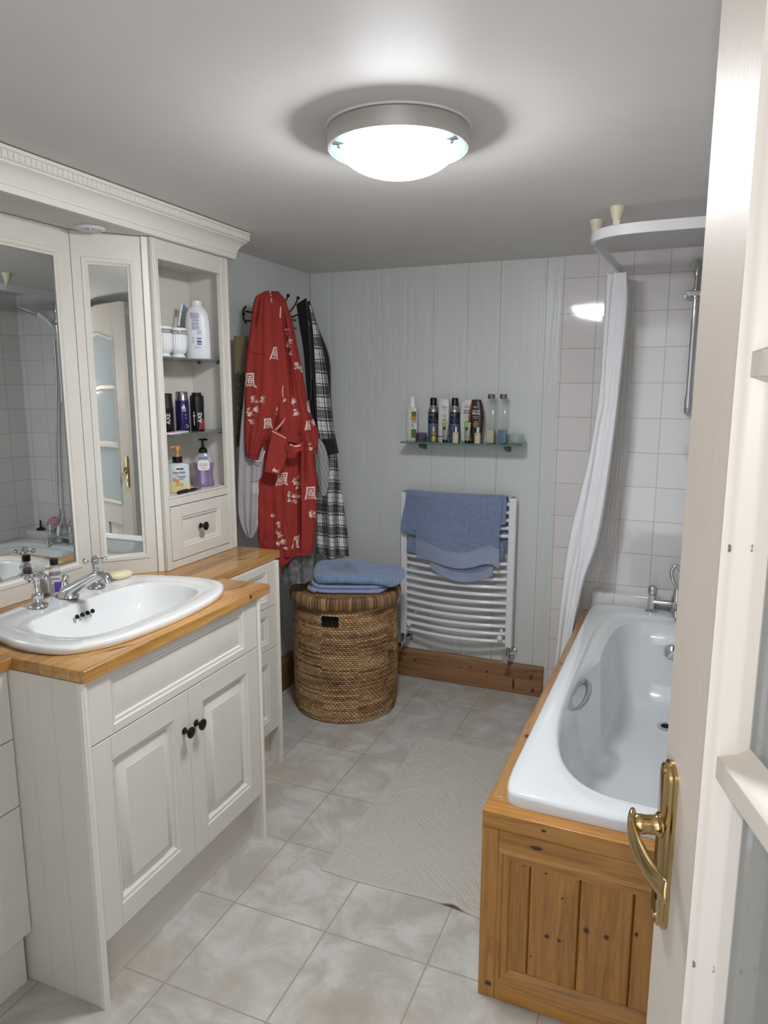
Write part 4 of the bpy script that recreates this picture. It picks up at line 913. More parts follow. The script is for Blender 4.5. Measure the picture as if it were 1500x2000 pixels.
# 4 care bottle
T, t, b_ = item('shower_cream_bottle', 'rounded white bottle with pink and green flower between two spray cans', 'bottle', -1.082, 3.405, [(0, .026, .018, 2.6), (.003, .0285, .020, 2.6), (.028, .0285, .020, 2.6), (.19, .0295, .020, 2.6), (.205, .028, .019, 2.5), (.212, .020, .014, 2.3), (.214, .006, .005, 2)], wpl)
patch(MB(T), [(.024, .0285, .020, 2.6), (.029, .0285, .020, 2.6)], 0, 360, .0005, 48).build('maroon_ring', pbr('maroon', '#6e2340', .4), b_)
mb = MB(T); mb.text('Care', flatT(T, .0206, .172, .008), .016, sx=.8, bold=.0001); lines(mb, T, .0, .020, [.160, .152, .136, .131, .125, .119], .002, 3, .0206, .15); mb.build('lettering', pbr('violet_ink', '#4a3c66', .5), b_)
MB(T).loft([[(.009+.013*math.cos(a), .104+.010*math.sin(a), .0195+c) for a in [PI*k/14 for k in range(15)]] for c in (-.001, .0014)]).build('pink_flower', pbr('pink_print', '#c07c92', .5), b_)
MB(T).loft([[(.009+.013*math.cos(a), .098-.012*math.sin(a), .0195+c) for a in [PI*k/14 for k in range(15)]] for c in (-.001, .0014)]).build('green_leaf', pbr('green_print', '#87a866', .5), b_)
# 6,7 wavy bottles
def blends(x, y, lb, mat, inkm, stripe, flip):
    T, t, b_ = item('conditioner_bottle', lb, 'bottle', x, y, [(0, .021, .014, 3), (.003, .024, .017, 3), (.03, .027, .018, 3), (.075, .034, .020, 3), (.11, .037, .021, 3), (.15, .0355, .020, 3), (.185, .029, .018, 3), (.205, .023, .016, 3), (.209, .020, .014, 3), (.210, .012, .01, 2.5)], mat)
    R = []
    for k in range(25):
        z = .01+.188*k/24; c_ = (-.017-.010*math.sin(PI*(z-.01)/.19)); wd = .0022
        zc = .0188+.0016*math.sin(PI*(z)/.2)
        R.append([(c_-wd, z, zc-.004), (c_+wd, z, zc-.004), (c_+wd, z, zc+.0012), (c_-wd, z, zc+.0012)])
    MB(T).loft(R).build('curved_stripe', stripe, b_)
    mb = MB(T); mb.text('Ultimate', flatT(T, .0216, .156, .004), .0125, sx=.85, bold=.0002); mb.text('Blends', flatT(T, .0216, .144, .004), .0165, sx=.85, bold=.0003); lines(mb, T, -.012, .016, [.176, .170, .128, .120], .0016, 5, .0212, .1); mb.build('lettering', inkm, b_)
    MB(T).loft([[(.004+.0135*math.cos(a), .090+.018*math.sin(a), .0195+c) for a in [2*PI*k/24 for k in range(24)]] for c in (-.001, .0018)]).build('round_print', pbr('round_print_'+mat.name, '#8f7468' if flip else '#b5aeb0', .5, var=(200, .5)), b_)
blends(-.968, 3.431, 'white wavy conditioner bottle behind the brown one', wpl, inkd, M['white'], 0)
blends(-.912, 3.388, 'dark brown wavy conditioner bottle with copper stripe', pbr('brown_bottle', '#35211b', .3), inkw, pbr('copper_stripe', '#9c5f3a', .3, .4), 1)
# 8,9 square clear bottles
def sqb(x, lb, lc, tilt=0):
    T = FT(x, 3.40); t = thing('travel_bottle', lb, 'bottle', (x, 3.40, SZ), G)
    stack(MB(T), [(0, .019, .019, 6), (.002, .0215, .0215, 6), (.200, .0215, .0215, 6), (.207, .018, .018, 4), (.211, .0135, .0135, 2), (.216, .0125, .0125, 2)]).build('bottle', clear('clear_bottle', '#b9bcbf', .2), t)
    stack(MB(T), [(.003, .0198, .0198, 6), (.066, .0198, .0198, 6)]).build('contents', lc, t)
    stack(MB(T), [(.214, .0165, .0165, 2), (.216, .0175, .0175, 2), (.226, .0175, .0175, 2), (.227, .016, .016, 2), (.229, .016, .016, 2), (.230, .0175, .0175, 2), (.234, .0175, .0175, 2), (.236, .015, .015, 2)], 30).build('cap', pbr('grey_cap', '#77787c', .3, .6), t)
    mb = MB(T); r_ = random.Random(int(-x*1000))
    for k in range(26): mb.sphere((r_.uniform(-.015, .015), r_.uniform(.068, .1), .0195+r_.uniform(-.002, .001)), r_.uniform(.0008, .0018), 5)
    mb.build('bubbles', M['glass'], t)
sqb(-.842, 'clear square bottle with cream liquid beside the brown bottle', pbr('cream_liquid', '#c4b795', .4, var=(160, .15)))
sqb(-.783, 'clear square bottle with bright blue liquid', pbr('blue_liquid', '#0c6a90', .2, var=(90, .4)))
# 10 glass jar
p = (-.716, 3.405, SZ); t = thing('glass_jar', 'empty clear glass jar at the right end of the wall shelf', 'jar', p, G)
MB().lathe([(.030, 0), (.036, .002), (.038, .006), (.038, .034), (.036, .037), (.0385, .038), (.0385, .047), (.036, .048), (.0355, .040), (.035, .008), (.02, .006)], p, (0, 0, 1), 30).build('jar', clear('jar_glass', '#a9bcb2', .3), t)
# front row
p = (-1.118, 3.352, SZ); t = thing('perfume_bottle', 'little round gold perfume bottle with clear cap', 'bottle', p, G)
MB().lathe([(.009, 0), (.014, .002), (.0155, .010), (.015, .024), (.0115, .031), (.0125, .036), (.0155, .040), (.0145, .046), (.008, .050), (.0065, .052)], p, (0, 0, 1), 22).build('bottle', pbr('gold_perfume', '#a8914a', .12, .5, coat=1), t)
MB().lathe([(.0075, .052), (.0085, .053), (.0085, .066), (.007, .075), (.004, .078), (0, .078)], p, (0, 0, 1), 18).build('cap', pbr('cap_pale', '#b9b49a', .1, .5), t)
def tubeb(x, lb):
    p = (x, 3.352, SZ); T = FT(x, 3.352); t = thing('cream_tube', lb, 'tube', p, G)
    stack(MB(T), [(.013, .0125, .0115, 2.2), (.015, .0135, .012, 2.2), (.05, .0145, .010, 2.3), (.085, .016, .005, 2.6), (.098, .0165, .0016, 3)]).build('tube', pbr('tube_grey', '#8f8f88', .35, .2), t)
    stack(MB(T), [(0, .0125, .0115, 2.2), (.012, .0132, .0120, 2.2), (.014, .0125, .0115, 2.2)]).build('cap', M['black'], t)
    stack(MB(T), [(.080, .0158, .0064, 2.6), (.0985, .0170, .0022, 3), (.1, .0168, .0018, 3)]).build('green_end', pbr('green_end', '#86a860', .4), t)
    MB(T).box(-.006, .063, .006, .005, .077, .0108).build('dark_patch', pbr('dark_green_patch', '#242a22', .5), t)
    mb = MB(T); lines(mb, T, -.009, .008, [.030], .002, 3, .0122, .1); mb.build('lettering', inkd, t)
tubeb(-1.058, 'slim grey tube with green end in front of the flowered white bottle'); tubeb(-.945, 'slim grey tube with green end in front of the wavy bottles')
def creamb(x, lb):
    p = (x, 3.350, SZ); T = FT(x, 3.350); t = thing('lotion_bottle', lb, 'bottle', p, G)
    stack(MB(T), [(0, .0135, .0135, 3), (.001, .0145, .0145, 3), (.050, .0145, .0145, 3), (.052, .012, .012, 2)]).build('bottle', pbr('lotion_cream', '#beb59c', .3), t)
    stack(MB(T), [(.052, .009, .009, 2), (.0525, .0105, .0105, 2), (.078, .0105, .0105, 2), (.079, .0095, .0095, 2)]).build('cap', M['chrome'], t)
    mb = MB(T); lines(mb, T, -.009, .009, [.040, .016], .0016, 3, .0150, .1); mb.build('lettering', pbr('brown_ink', '#7a6a50', .5), t)
creamb(-1.003, 'small cream lotion bottle with chrome cap before the spray can'); creamb(-.893, 'small cream lotion bottle with chrome cap before the brown bottle')
# ------------------------------------------------------------------ cloth hanging on hooks
def seg_dist(S, Z, a, b_):
    d = np.array([b_[0]-a[0], b_[1]-a[1]]); L2 = max((d**2).sum(), 1e-9)
    t_ = np.clip(((S-a[0])*d[0]+(Z-a[1])*d[1])/L2, 0, 1)
    return np.hypot(S-a[0]-t_*d[0], Z-a[1]-t_*d[1]), t_
def paint(S, Z, C, strokes, col):
    for x0, z0, x1, z1, w0, w1 in strokes:
        m_ = (S > min(x0, x1)-.01) & (S < max(x0, x1)+.01) & (Z > min(z0, z1)-.01) & (Z < max(z0, z1)+.01)
        if not m_.any(): continue
        d, t_ = seg_dist(S[m_], Z[m_], (x0, z0), (x1, z1)); ww = w0+(w1-w0)*t_
        a = np.clip((ww-d)/.0012+.5, 0, 1)[:, None]
        C[m_] = C[m_]*(1-a)+np.array(col)*a
def poly(P, w, M_): return [(*M_(*P[k]), *M_(*P[k+1]), w, w) for k in range(len(P)-1)]
def kanji(cx, cz, sz, sh=0, sx=1, w=.0021):
    Mx = lambda x, y: (cx+x*sz*sx+sh*y*sz, cz+y*sz)
    K = [[(-.36, .44), (.36, .47)], [(-.34, .44), (-.37, 0), (-.52, -.42)], [(.34, .47), (.33, -.1), (.42, -.42), (.60, -.46)], [(-.2, .27), (.2, .29)], [(-.17, .12), (.18, .12), (.18, -.16), (-.17, -.16), (-.17, .12)], [(-.17, -.02), (.18, -.02)], [(0, .27), (0, .12)],
         [(-.28, -.30), (-.30, -.38)], [(-.12, -.30), (-.11, -.38)], [(.04, -.30), (.06, -.37)], [(.18, -.29), (.21, -.36)]]
    o = []
    for P in K[:3]: o += poly(P, w*1.15, Mx)
    for P in K[3:]: o += poly(P, w*.75, Mx)
    return o
def leaves(cx, cz, wx, wz, n, seed, ang=None):
    r = random.Random(seed); o = []
    for k in range(n):
        x, z = cx+r.uniform(-.5, .5)*wx, cz+r.uniform(-.5, .5)*wz; b0 = r.uniform(-.5, 1.2) if ang is None else ang+r.uniform(-.3, .3)
        for q in (-.5, .0, .45):
            a = b0+q+r.uniform(-.15, .15); l = r.uniform(.010, .021); o.append((x, z, x+l*math.cos(a), z+l*math.sin(a), .0013, .0002))
    return o
def garment(name, mat, parent, P0, u, Lr, Rr, df, db, folds, colour=None, nf=150, nbk=40, nv=240, creases=(), seed=0, hem=0, org=None, open_bottom=False):
    u = np.array(u)/np.hypot(*u); n = np.array([u[1], -u[0]])
    Ls = resample(Lr, nv); Rs = resample(Rr, nv); v = np.linspace(0, 1, nv)[:, None]
    w_ = np.r_[np.linspace(0, 1, nf), np.linspace(1, 0, nbk+2)[1:-1]][None]; front_ = np.r_[np.ones(nf), -np.ones(nbk)][None]
    S = Ls[:, :1]+(Rs[:, :1]-Ls[:, :1])*w_; Z = Ls[:, 1:]+(Rs[:, 1:]-Ls[:, 1:])*w_
    env = np.sqrt(np.clip(1-(2*w_-1)**2, 0, 1)); e2 = env**.7
    pro = np.minimum(1, .35+v*5)
    fd = folds(w_, v, S, Z)
    for s0, z0, s1, z1, wd, dp in creases:
        d, tt_ = seg_dist(S, Z, (s0, z0), (s1, z1)); fd = fd-dp*np.exp(-(d/wd)**2)*np.clip(np.sin(PI*np.clip(tt_, .02, .98))*1.6, 0, 1)
    D = np.where(front_ > 0, df*e2*pro+fd*np.minimum(1, e2*1.6), -db*e2*pro+.3*fd*e2)
    if hem: Z = Z+hem*np.sin(w_*9+1)*v**12
    X = P0[0]+u[0]*S+n[0]*D; Y = P0[1]+u[1]*S+n[1]*D
    V = np.stack([X, Y, Z*np.ones_like(X)], -1).reshape(-1, 3); N = nf+nbk
    mb = MB(); mb.v = V.tolist(); mb.f = gridf(nv, N, True)
    mb.f.append(list(range(N))[::-1])
    if not open_bottom:
        c = V[-N:].mean(0); c[2] += .02; mb.v.append(tuple(c)); k0 = (nv-1)*N
        mb.f += [[k0+j, k0+(j+1) % N, nv*N] for j in range(N)]
    if colour is not None:
        C = np.ones((nv, N, 3)); C[:] = colour(S*np.ones_like(X), Z*np.ones_like(X), w_*np.ones_like(X), v*np.ones_like(X), front_*np.ones_like(X))
        C = C.reshape(-1, 3)
        if not open_bottom: C = np.vstack([C, C[-1:]])
        mb.col = C
    return mb.build(name, mat, parent, angle=80, recalc=True, org=org)
RED, RWH = np.array(lin('#8a2a23')), lin('#d6c6bf')
uR = (.86, .51)
def folds_v(amps, seed=0):
    def f(w_, v, S, Z):
        o = 0
        for a, fr, ph, dr in amps: o = o+a*np.sin(2*PI*(fr*w_+ph+dr*v))*np.minimum(1, .3+v*2.2)
        return o+.0035*vnoise(S*38, Z*16, seed)+.0007*vnoise(S*90, Z*60, seed+3)
    return f
RB = thing('dressing_gown', 'red cotton robe with white leaf and character print on a hook', 'robe', (-1.64, 2.77, .75))
def red_col(strokes, cuffs=()):
    def f(S, Z, w_, v, fr):
        C = np.empty(S.shape+(3,)); C[:] = RED
        C2 = C.reshape(-1, 3); paint(S.ravel(), Z.ravel(), C2, strokes, RWH)
        for z0, ncl in cuffs:
            for k in range(ncl):
                m_ = (np.abs(Z-(z0+.011*k)) < .0011).ravel(); C2[m_] = RED*.45
        return C2.reshape(C.shape)
    return f
body_st = poly([(.009, 1.896), (.006, 1.853)], .0022, lambda x, y: (x, y))+leaves(.028, 1.80, .006, .02, 3, 1, -.4)+leaves(.032, 1.746, .018, .03, 5, 2)+leaves(.042, 1.70, .006, .006, 2, 3)+leaves(.068, 1.654, .02, .035, 7, 4)+leaves(.092, 1.632, .006, .012, 2, 5)
body_st += poly([(.012, 1.565), (.008, 1.54), (.011, 1.518)], .0013, lambda x, y: (x, y))+leaves(.010, 1.50, .006, .01, 2, 6)+leaves(.049, 1.502, .016, .025, 6, 7)+leaves(.057, 1.448, .014, .03, 7, 8)+leaves(.120, 1.298, .012, .025, 5, 9)
body_st += kanji(.118, 1.392, .042, .1, .6)+leaves(.142, 1.395, .012, .02, 5, 10)+kanji(.005, 1.160, .055, .15, .6)+leaves(.050, 1.135, .03, .05, 9, 11, .6)+leaves(.042, 1.072, .045, .05, 13, 12, .6)+kanji(.124, 1.09, .060, 0, .8, .0026)+leaves(.125, .993, .028, .022, 9, 13)
body_st += leaves(-.028, .952, .012, .025, 4, 14)+leaves(-.022, .893, .03, .055, 14, 15)+leaves(0, .85, .012, .01, 3, 16)+kanji(.053, .868, .055, .15, .5)+leaves(-.052, .99, .005, .008, 2, 17)+kanji(.125, 1.478, .05, -.1, .35)
for k, z in enumerate((1.06, 1.02, .985, .94, .90)): body_st += leaves(-.108, z, .004, .01, 2, 30+k, 0)
garment('gown_body', M['red'], RB, (-1.64, 2.77), uR,
    [(-.055, 1.965), (-.09, 1.901), (-.098, 1.684), (-.109, 1.462), (-.105, 1.234), (-.107, 1.001), (-.109, .87), (-.100, .800)],
    [(.004, 1.967), (.04, 1.903), (.08, 1.685), (.127, 1.415), (.147, 1.231), (.157, 1.113), (.147, .923), (.135, .812)],
    .075, .05, folds_v([(.012, 2.2, .1, .15), (.0035, 4.3, .4, -.3), (.0010, 7, .2, .2)], 1), red_col(body_st, ((.822, 2),)), 270, 40, 900,
    creases=[(.078, 1.40, .067, .79, .006, .035), (.02, 1.9, .055, 1.45, .006, .02), (.05, 1.75, .12, 1.42, .006, .014), (.015, 1.33, .03, .95, .012, .012), (.10, 1.33, .085, 1.1, .01, .012), (-.02, 1.05, .04, .85, .01, .008)], hem=-.004)
# lower left flap of the skirt
garment('gown_skirt', M['red'], RB, (-1.615, 2.73), uR, [(-.112, 1.22), (-.117, 1.0), (-.118, .90), (-.112, .86)], [(.02, 1.25), (.045, 1.0), (.052, .87), (.045, .80)], .030, .02,
    folds_v([(.006, 1.3, .2, .2), (.003, 4, 0, .3)], 5), red_col(leaves(-.028, .952, .012, .025, 4, 14)+leaves(-.022, .893, .03, .055, 14, 15)+leaves(0, .85, .012, .01, 3, 16)+kanji(-.01, 1.155, .055, .15, .6)+leaves(-.055, .99, .005, .008, 2, 17)), 180, 20, 260, hem=-.008)
MBh = [(-.112, .885), (-.09, .80), (-.055, .765), (-.02, .752)]
garment('gown_hem', M['red'], RB, (-1.612, 2.728), uR, [(-.110, .90), (-.098, .83), (-.072, .783), (-.035, .760)], [(.052, .90), (.052, .84), (.040, .800), (-.012, .757)], .026, .018, folds_v([(.004, 2, .2, .2)], 8), red_col([]), 90, 20, 60)
sl_st = kanji(-.016, 1.700, .055, .25, .62)+kanji(-.126, 1.588, .060, 0, .7, .0026)+kanji(-.055, 1.404, .045, -.1, .8)+leaves(-.104, 1.508, .05, .03, 10, 20, .1)+leaves(-.128, 1.458, .04, .04, 13, 21, .2)+leaves(-.135, 1.414, .01, .012, 3, 22)+leaves(-.014, 1.459, .016, .045, 9, 23)
sl_st += leaves(-.036, 1.95, .006, .012, 2, 24)+leaves(-.03, 1.925, .004, .03, 4, 25)+leaves(-.02, 1.885, .003, .03, 3, 26)
def cuff_col(f0, zc, slope):
    def f(S, Z, w_, v, fr):
        C = f0(S, Z, w_, v, fr)
        for k in range(4):
            m_ = np.abs((v-.955)-(k-2)*.009) < .0016; C[m_] = RED*.4
        return C
    return f
garment('sleeve', M['red'], RB, (-1.60, 2.70), uR,
    [(-.060, 1.955), (-.098, 1.923), (-.119, 1.808), (-.143, 1.659), (-.153, 1.464), (-.158, 1.332), (-.156, 1.262)],
    [(-.030, 1.962), (-.019, 1.872), (-.008, 1.724), (-.006, 1.508), (-.038, 1.375), (-.080, 1.305), (-.103, 1.245)],
    .035, .03, folds_v([(.007, 1.3, .3, .25), (.0016, 4.2, .1, -.4)], 2), cuff_col(red_col(sl_st), 0, 0), 220, 30, 640,
    creases=[(-.15, 1.71, -.06, 1.69, .003, .005), (-.06, 1.69, -.01, 1.655, .003, .004), (-.075, 1.93, -.10, 1.80, .004, .012)])
garment('sleeve', M['red'], RB, (-1.60, 2.80), uR,
    [(-.030, 1.90), (-.018, 1.80), (.007, 1.641), (.033, 1.461), (.053, 1.347), (.068, 1.268)],
    [(-.012, 1.91), (.011, 1.839), (.050, 1.619), (.078, 1.461), (.113, 1.365), (.111, 1.262)],
    .032, .03, folds_v([(.005, 1.3, .3, .35), (.003, 3.2, .1, -.4)], 3), cuff_col(red_col(kanji(.066, 1.47, .045, -.15, .4)+leaves(.032, 1.64, .02, .035, 7, 4)+leaves(.09, 1.40, .02, .02, 6, 27)+kanji(.06, 1.395, .04, .1, .5)), 0, 0), 120, 24, 300,
    creases=[(.04, 1.44, .11, 1.41, .005, .012), (.05, 1.36, .11, 1.375, .005, .008)])
# pocket-like folded flap and belt loop
garment('belt', M['red'], RB, (-1.545, 2.655), uR, [(-.062, 1.385), (-.075, 1.33), (-.098, 1.225), (-.101, 1.203)], [(-.004, 1.355), (.003, 1.31), (-.012, 1.235), (-.034, 1.190)], .016, .010,
    folds_v([(.002, 1, .2, .2)], 6), cuff_col(red_col(leaves(-.058, 1.207, .012, .006, 4, 28)+poly([(-.062, 1.375), (-.005, 1.345)], .0011, lambda x, y: (x, y))), 0, 0), 90, 16, 140)
uv = Vector((.86, .51, 0)); nv_ = Vector((.51, -.86, 0)); Pb = Vector((-1.545, 2.665, 0))
def rb(s_, d_, z): return tuple(Pb+uv*s_+nv_*d_+Vector((0, 0, z)))
def strap(pts, h, thick=.004):
    mb = MB(); R = []
    pts = resample(pts, 40)
    for k, (s_, d_, z) in enumerate(pts):
        ta = pts[min(k+1, 39)]-pts[max(k-1, 0)]; nn = Vector((ta[1], -ta[0], 0)); nn = nn.normalized() if nn.length > 1e-6 else Vector((0, 1, 0))
        R.append([rb(s_+nn.x*o, d_+nn.y*o, z+hh) for o, hh in ((-thick/2, -h/2), (thick/2, -h/2), (thick/2, h/2), (-thick/2, h/2))])
    return mb.loft(R)
mb = strap([(-.025, .004, 1.315), (-.010, .028, 1.305), (.020, .045, 1.300), (.052, .038, 1.310), (.064, .010, 1.322), (.045, -.016, 1.334), (.010, -.022, 1.342), (-.025, -.01, 1.345)], .034)
mb.col = np.tile(RED, (len(mb.v), 1)); lp = mb.build('belt_loop', M['red'], RB, bevel=.001, angle=60)
mb = MB(); T = None
for o in (-.010, -.004, .002, .008):
    mb.tube([rb(-.060+.4*o, .002, 1.372+o), rb(-.035+.4*o, .006, 1.398+o), rb(-.012+.4*o, .004, 1.425+o)], .0011, 6, sub=2)
mb.col = np.tile(np.array(lin('#c98a80')), (len(mb.v), 1)); mb.build('belt_stitching', M['red'], RB, 'pale stitching lines')
mb = MB().tube([rb(.006, .040, 1.319), rb(.030, .0465, 1.312), rb(.050, .042, 1.316)], .0028, 8); mb.col = np.tile(np.array(RWH), (len(mb.v), 1)); mb.build('belt_edging', M['red'], lp, 'white belt edging')
mb = MB(); Pq = [(-.114, 1.246), (-.092, 1.243), (-.082, 1.262), (-.072, 1.288)]
mb.tube([tuple(Vector((-1.60, 2.70, 0))+uv*s_+nv_*.030+Vector((0, 0, z))) for s_, z in Pq], .0028, 8); mb.col = np.tile(np.array(RWH), (len(mb.v), 1)); mb.build('cuff_edging', M['red'], RB, 'white cuff edging')

# plaid robe
def plaid_fn(a, b_):
    dk = np.array(lin('#1b1d20')); mg = np.array(lin('#3a3d42')); wh = np.array(lin('#b9bab6')); bk = np.array(lin('#08090a'))
    def p1(t_):
        t_ = t_-np.floor(t_); o = np.full(t_.shape, .16)
        o[t_ < .40] = .85; o[(t_ >= .185) & (t_ < .205)] = .3
        o[(t_ >= .40) & (t_ < .47)] = 0; o[(t_ >= .47) & (t_ < .52)] = .85; o[(t_ >= .70) & (t_ < .715)] = .6; o[(t_ >= .90) & (t_ < .95)] = .85; o[(t_ >= .95)] = 0
        return o
    q = (p1(a)+p1(b_))/2
    return (q**2.6*1.0+.008)[..., None]*np.array([1, 1.01, .98])
PG = thing('dressing_gown', 'black and white plaid robe with black fleece collar in the corner', 'robe', (-1.60, 3.18, .70))
uP = (.892, .451)
def plaid_body(S, Z, w_, v, fr):
    q = S+.02*np.sin(Z*9)*1; C = plaid_fn((q-.15*(1.9-Z)*(.4-w_))/.105, (Z+.10*S)/.113+.2)
    blk_ = np.array([.006, .006, .008])
    zz = Z; edge = -.088+.03*(1.93-zz)/.3          # fleece facing along the left edge
    m_ = (S < np.where(zz > 1.42, .012-.055*(zz-1.42)/.5, -.06-.1*(1.42-zz)))
    C[m_] = blk_
    m2 = (S < -.10-.03*np.sin(zz*30)) & (zz < 1.87) & (zz > 1.6); C[m2] = plaid_fn(S/.06, Z/.06+S/.05)[m2]
    m3 = (zz > 1.30) & (zz < 1.78) & (w_ > .86-.36*np.exp(-((zz-1.5)/.16)**2)); C[m3] = blk_
    return C
garment('robe_body', M['cloth'], PG, (-1.60, 3.18), uP,
    [(-.148, 1.936), (-.133, 1.845), (-.118, 1.7), (-.104, 1.502), (-.087, 1.3), (-.078, 1.068), (-.078, .884), (-.084, .715)],
    [(-.093, 1.973), (-.053, 1.846), (-.000, 1.7), (.006, 1.502), (.023, 1.299), (.046, 1.093), (.078, .855), (.088, .713)],
    .05, .045, folds_v([(.008, 2.1, .1, .2), (.006, 4.1, .4, -.2), (.003, 7, 0, .3)], 11), plaid_body, 200, 40, 640, creases=[(-.06, 1.3, -.02, .75, .006, .02), (.0, 1.25, .045, .72, .006, .018), (-.09, 1.9, -.085, 1.45, .005, .02)], hem=.01)
def plaid_sleeve(S, Z, w_, v, fr):
    C = plaid_fn((w_*.085-.012+.01*(1.9-Z))/.105, (Z+.06*S)/.113+.05); C[(v > .79)] = (.006, .006, .008); C[(w_ < .30-.5*(v-.2)) & (v < .75)] = (.006, .006, .008)
    return C
garment('sleeve', M['cloth'], PG, (-1.56, 3.12), uP, [(-.112, 1.950), (-.100, 1.816), (-.092, 1.6), (-.080, 1.404), (-.066, 1.305), (-.066, 1.225)], [(-.089, 1.934), (-.052, 1.793), (-.020, 1.6), (.002, 1.404), (.016, 1.315), (.030, 1.243)],
    .028, .025, folds_v([(.003, 1.4, .2, .3), (.002, 4, .2, -.3)], 12), plaid_sleeve, 110, 20, 520)
mb = MB()
garment('fleece_collar', pbr('black_fleece', '#0b0b0d', .98, sheen=.2, bump=(200, .8)), PG, (-1.565, 3.10), uP, [(-.150, 1.945), (-.140, 1.86), (-.122, 1.74), (-.112, 1.6), (-.105, 1.50)], [(-.100, 1.975), (-.094, 1.86), (-.086, 1.74), (-.085, 1.6), (-.088, 1.50)], .018, .012, folds_v([(.002, 1, .2, .2)], 13), None, 40, 10, 90)
# white robe behind, khaki strip, jeans, grey cloth
def white_col(S, Z, w_, v, fr):
    C = np.empty(S.shape+(3,)); C[:] = lin('#a5a1a6'); C[(np.abs(Z-1.150) < .003) & (w_ > .45)] = lin('#a8725a'); C[(w_ > .45) & (Z < 1.146) & (Z > 1.10)] = lin('#b8b4b6')
    return C
garment('bathrobe', M['cloth'], None, (-1.732, 2.652), (.821, .571), [(.043, 1.927), (.019, 1.823), (.002, 1.703), (-.019, 1.521), (-.036, 1.397), (-.052, 1.241), (-.061, 1.059), (-.055, .97), (-.025, .90)], [(.060, 1.926), (.065, 1.82), (.07, 1.70), (.07, 1.525), (.07, 1.40), (.07, 1.24), (.06, 1.06), (.04, .96), (.0, .895)],
    .022, .022, folds_v([(.007, 1.6, .2, .2), (.004, 3.7, .3, -.2)], 21), white_col, 90, 24, 220)
tag(bpy.data.objects['bathrobe'], 'white towelling robe mostly hidden behind the red robe', 'robe')
def khaki(S, Z, w_, v, fr):
    C = np.empty(S.shape+(3,)); a = .5+.5*np.sin(Z*900); C[:] = lin('#776b55'); C *= (.75+.3*a)[..., None]
    m_ = Z < 1.62+.006*np.sin(S*300); g = (.5+.5*vnoise(S*160, Z*60, 5))[..., None]; C2 = np.array(lin('#2a2d22'))*(1-g)+np.array(lin('#4a4a38'))*g; C[m_] = C2[m_]
    return C
garment('woven_strap', M['cloth'], None, (-1.79, 2.695), (.821, .571), [(-.026, 1.772), (-.030, 1.765), (-.032, 1.596), (-.036, 1.326), (-.034, 1.30)], [(.029, 1.772), (.032, 1.765), (.03, 1.596), (.02, 1.325), (.02, 1.30)], .010, .010, lambda w_, v, S, Z: .0008*np.sin(Z*900)+0*S, khaki, 60, 14, 260)
tag(bpy.data.objects['woven_strap'], 'coarse khaki and dark green woven back strap hanging on the left wall', 'strap')
def denim(S, Z, w_, v, fr):
    g = (.5+.5*vnoise(S*70, Z*60, 9))[..., None]; return np.array(lin('#3f4043'))*(1-g)+np.array(lin('#7c7b7c'))*g
garment('jeans', M['cloth'], None, (-1.605, 2.815), uR, [(-.060, .90), (-.066, .82), (-.070, .76), (-.072, .655)], [(.085, .90), (.084, .82), (.081, .745), (.079, .672)], .045, .03, folds_v([(.010, 2.3, .2, .5), (.006, 5, .3, -.6)], 31), denim, 120, 24, 140)
tag(bpy.data.objects['jeans'], 'faded grey jeans showing below the hem of the red robe', 'jeans')
garment('shirt', M['cloth'], None, (-1.585, 2.965), uP, [(-.215, 1.93), (-.20, 1.7), (-.16, 1.5), (-.08, 1.36), (-.005, 1.285), (.012, 1.169), (.028, 1.055)], [(-.195, 1.93), (-.17, 1.7), (-.12, 1.5), (-.02, 1.37), (.055, 1.285), (.074, 1.144), (.058, 1.05)], .018, .012, folds_v([(.004, 1.6, .1, .6)], 33),
    lambda S, Z, w_, v, fr: np.where((np.abs((S*60+Z*22) % 1-.5) < .06)[..., None], np.array(lin('#55585c')), np.array(lin('#8d9092'))), 60, 16, 90)
tag(bpy.data.objects['shirt'], 'pale grey cloth between the red robe and the plaid robe', 'garment')
# hook rack
HK = thing('coat_rack', 'black wire coat rack with ball-ended hooks on the left wall', 'rack', (-1.84, 3.0, 1.9))
MB().tube([(-1.853, 2.84, 1.90), (-1.853, 3.30, 1.90)], .004, 10, sub=1).tube([(-1.853, 2.84, 1.86), (-1.853, 3.30, 1.86)], .004, 10, sub=1).build('wall_bar', M['iron'], HK)
mb = MB().tube([(-1.853, 2.84, 1.915), (-1.83, 2.805, 1.918), (-1.825, 2.78, 1.90), (-1.822, 2.770, 1.88), (-1.825, 2.78, 1.858), (-1.83, 2.805, 1.843), (-1.853, 2.84, 1.846)], .0035, 10)
mb.sphere((-1.820, 2.770, 1.88), .0075).build('scroll', M['iron'], HK)
def hook(pts):
    mb = MB().tube(pts, .0036, 10); mb.sphere(pts[-1], .0085); mb.build('hook', M['iron'], HK)
hook([(-1.836, 3.03, 1.90), (-1.81, 3.05, 1.925), (-1.78, 3.07, 1.965), (-1.77, 3.083, 1.994)])
hook([(-1.836, 3.09, 1.90), (-1.80, 3.10, 1.905), (-1.775, 3.14, 1.945), (-1.768, 3.176, 1.993)])
hook([(-1.836, 2.88, 1.90), (-1.80, 2.87, 1.905), (-1.755, 2.85, 1.925), (-1.735, 2.845, 1.955)])
hook([(-1.836, 3.07, 1.87), (-1.79, 3.09, 1.885), (-1.75, 3.12, 1.905), (-1.712, 3.138, 1.925)])
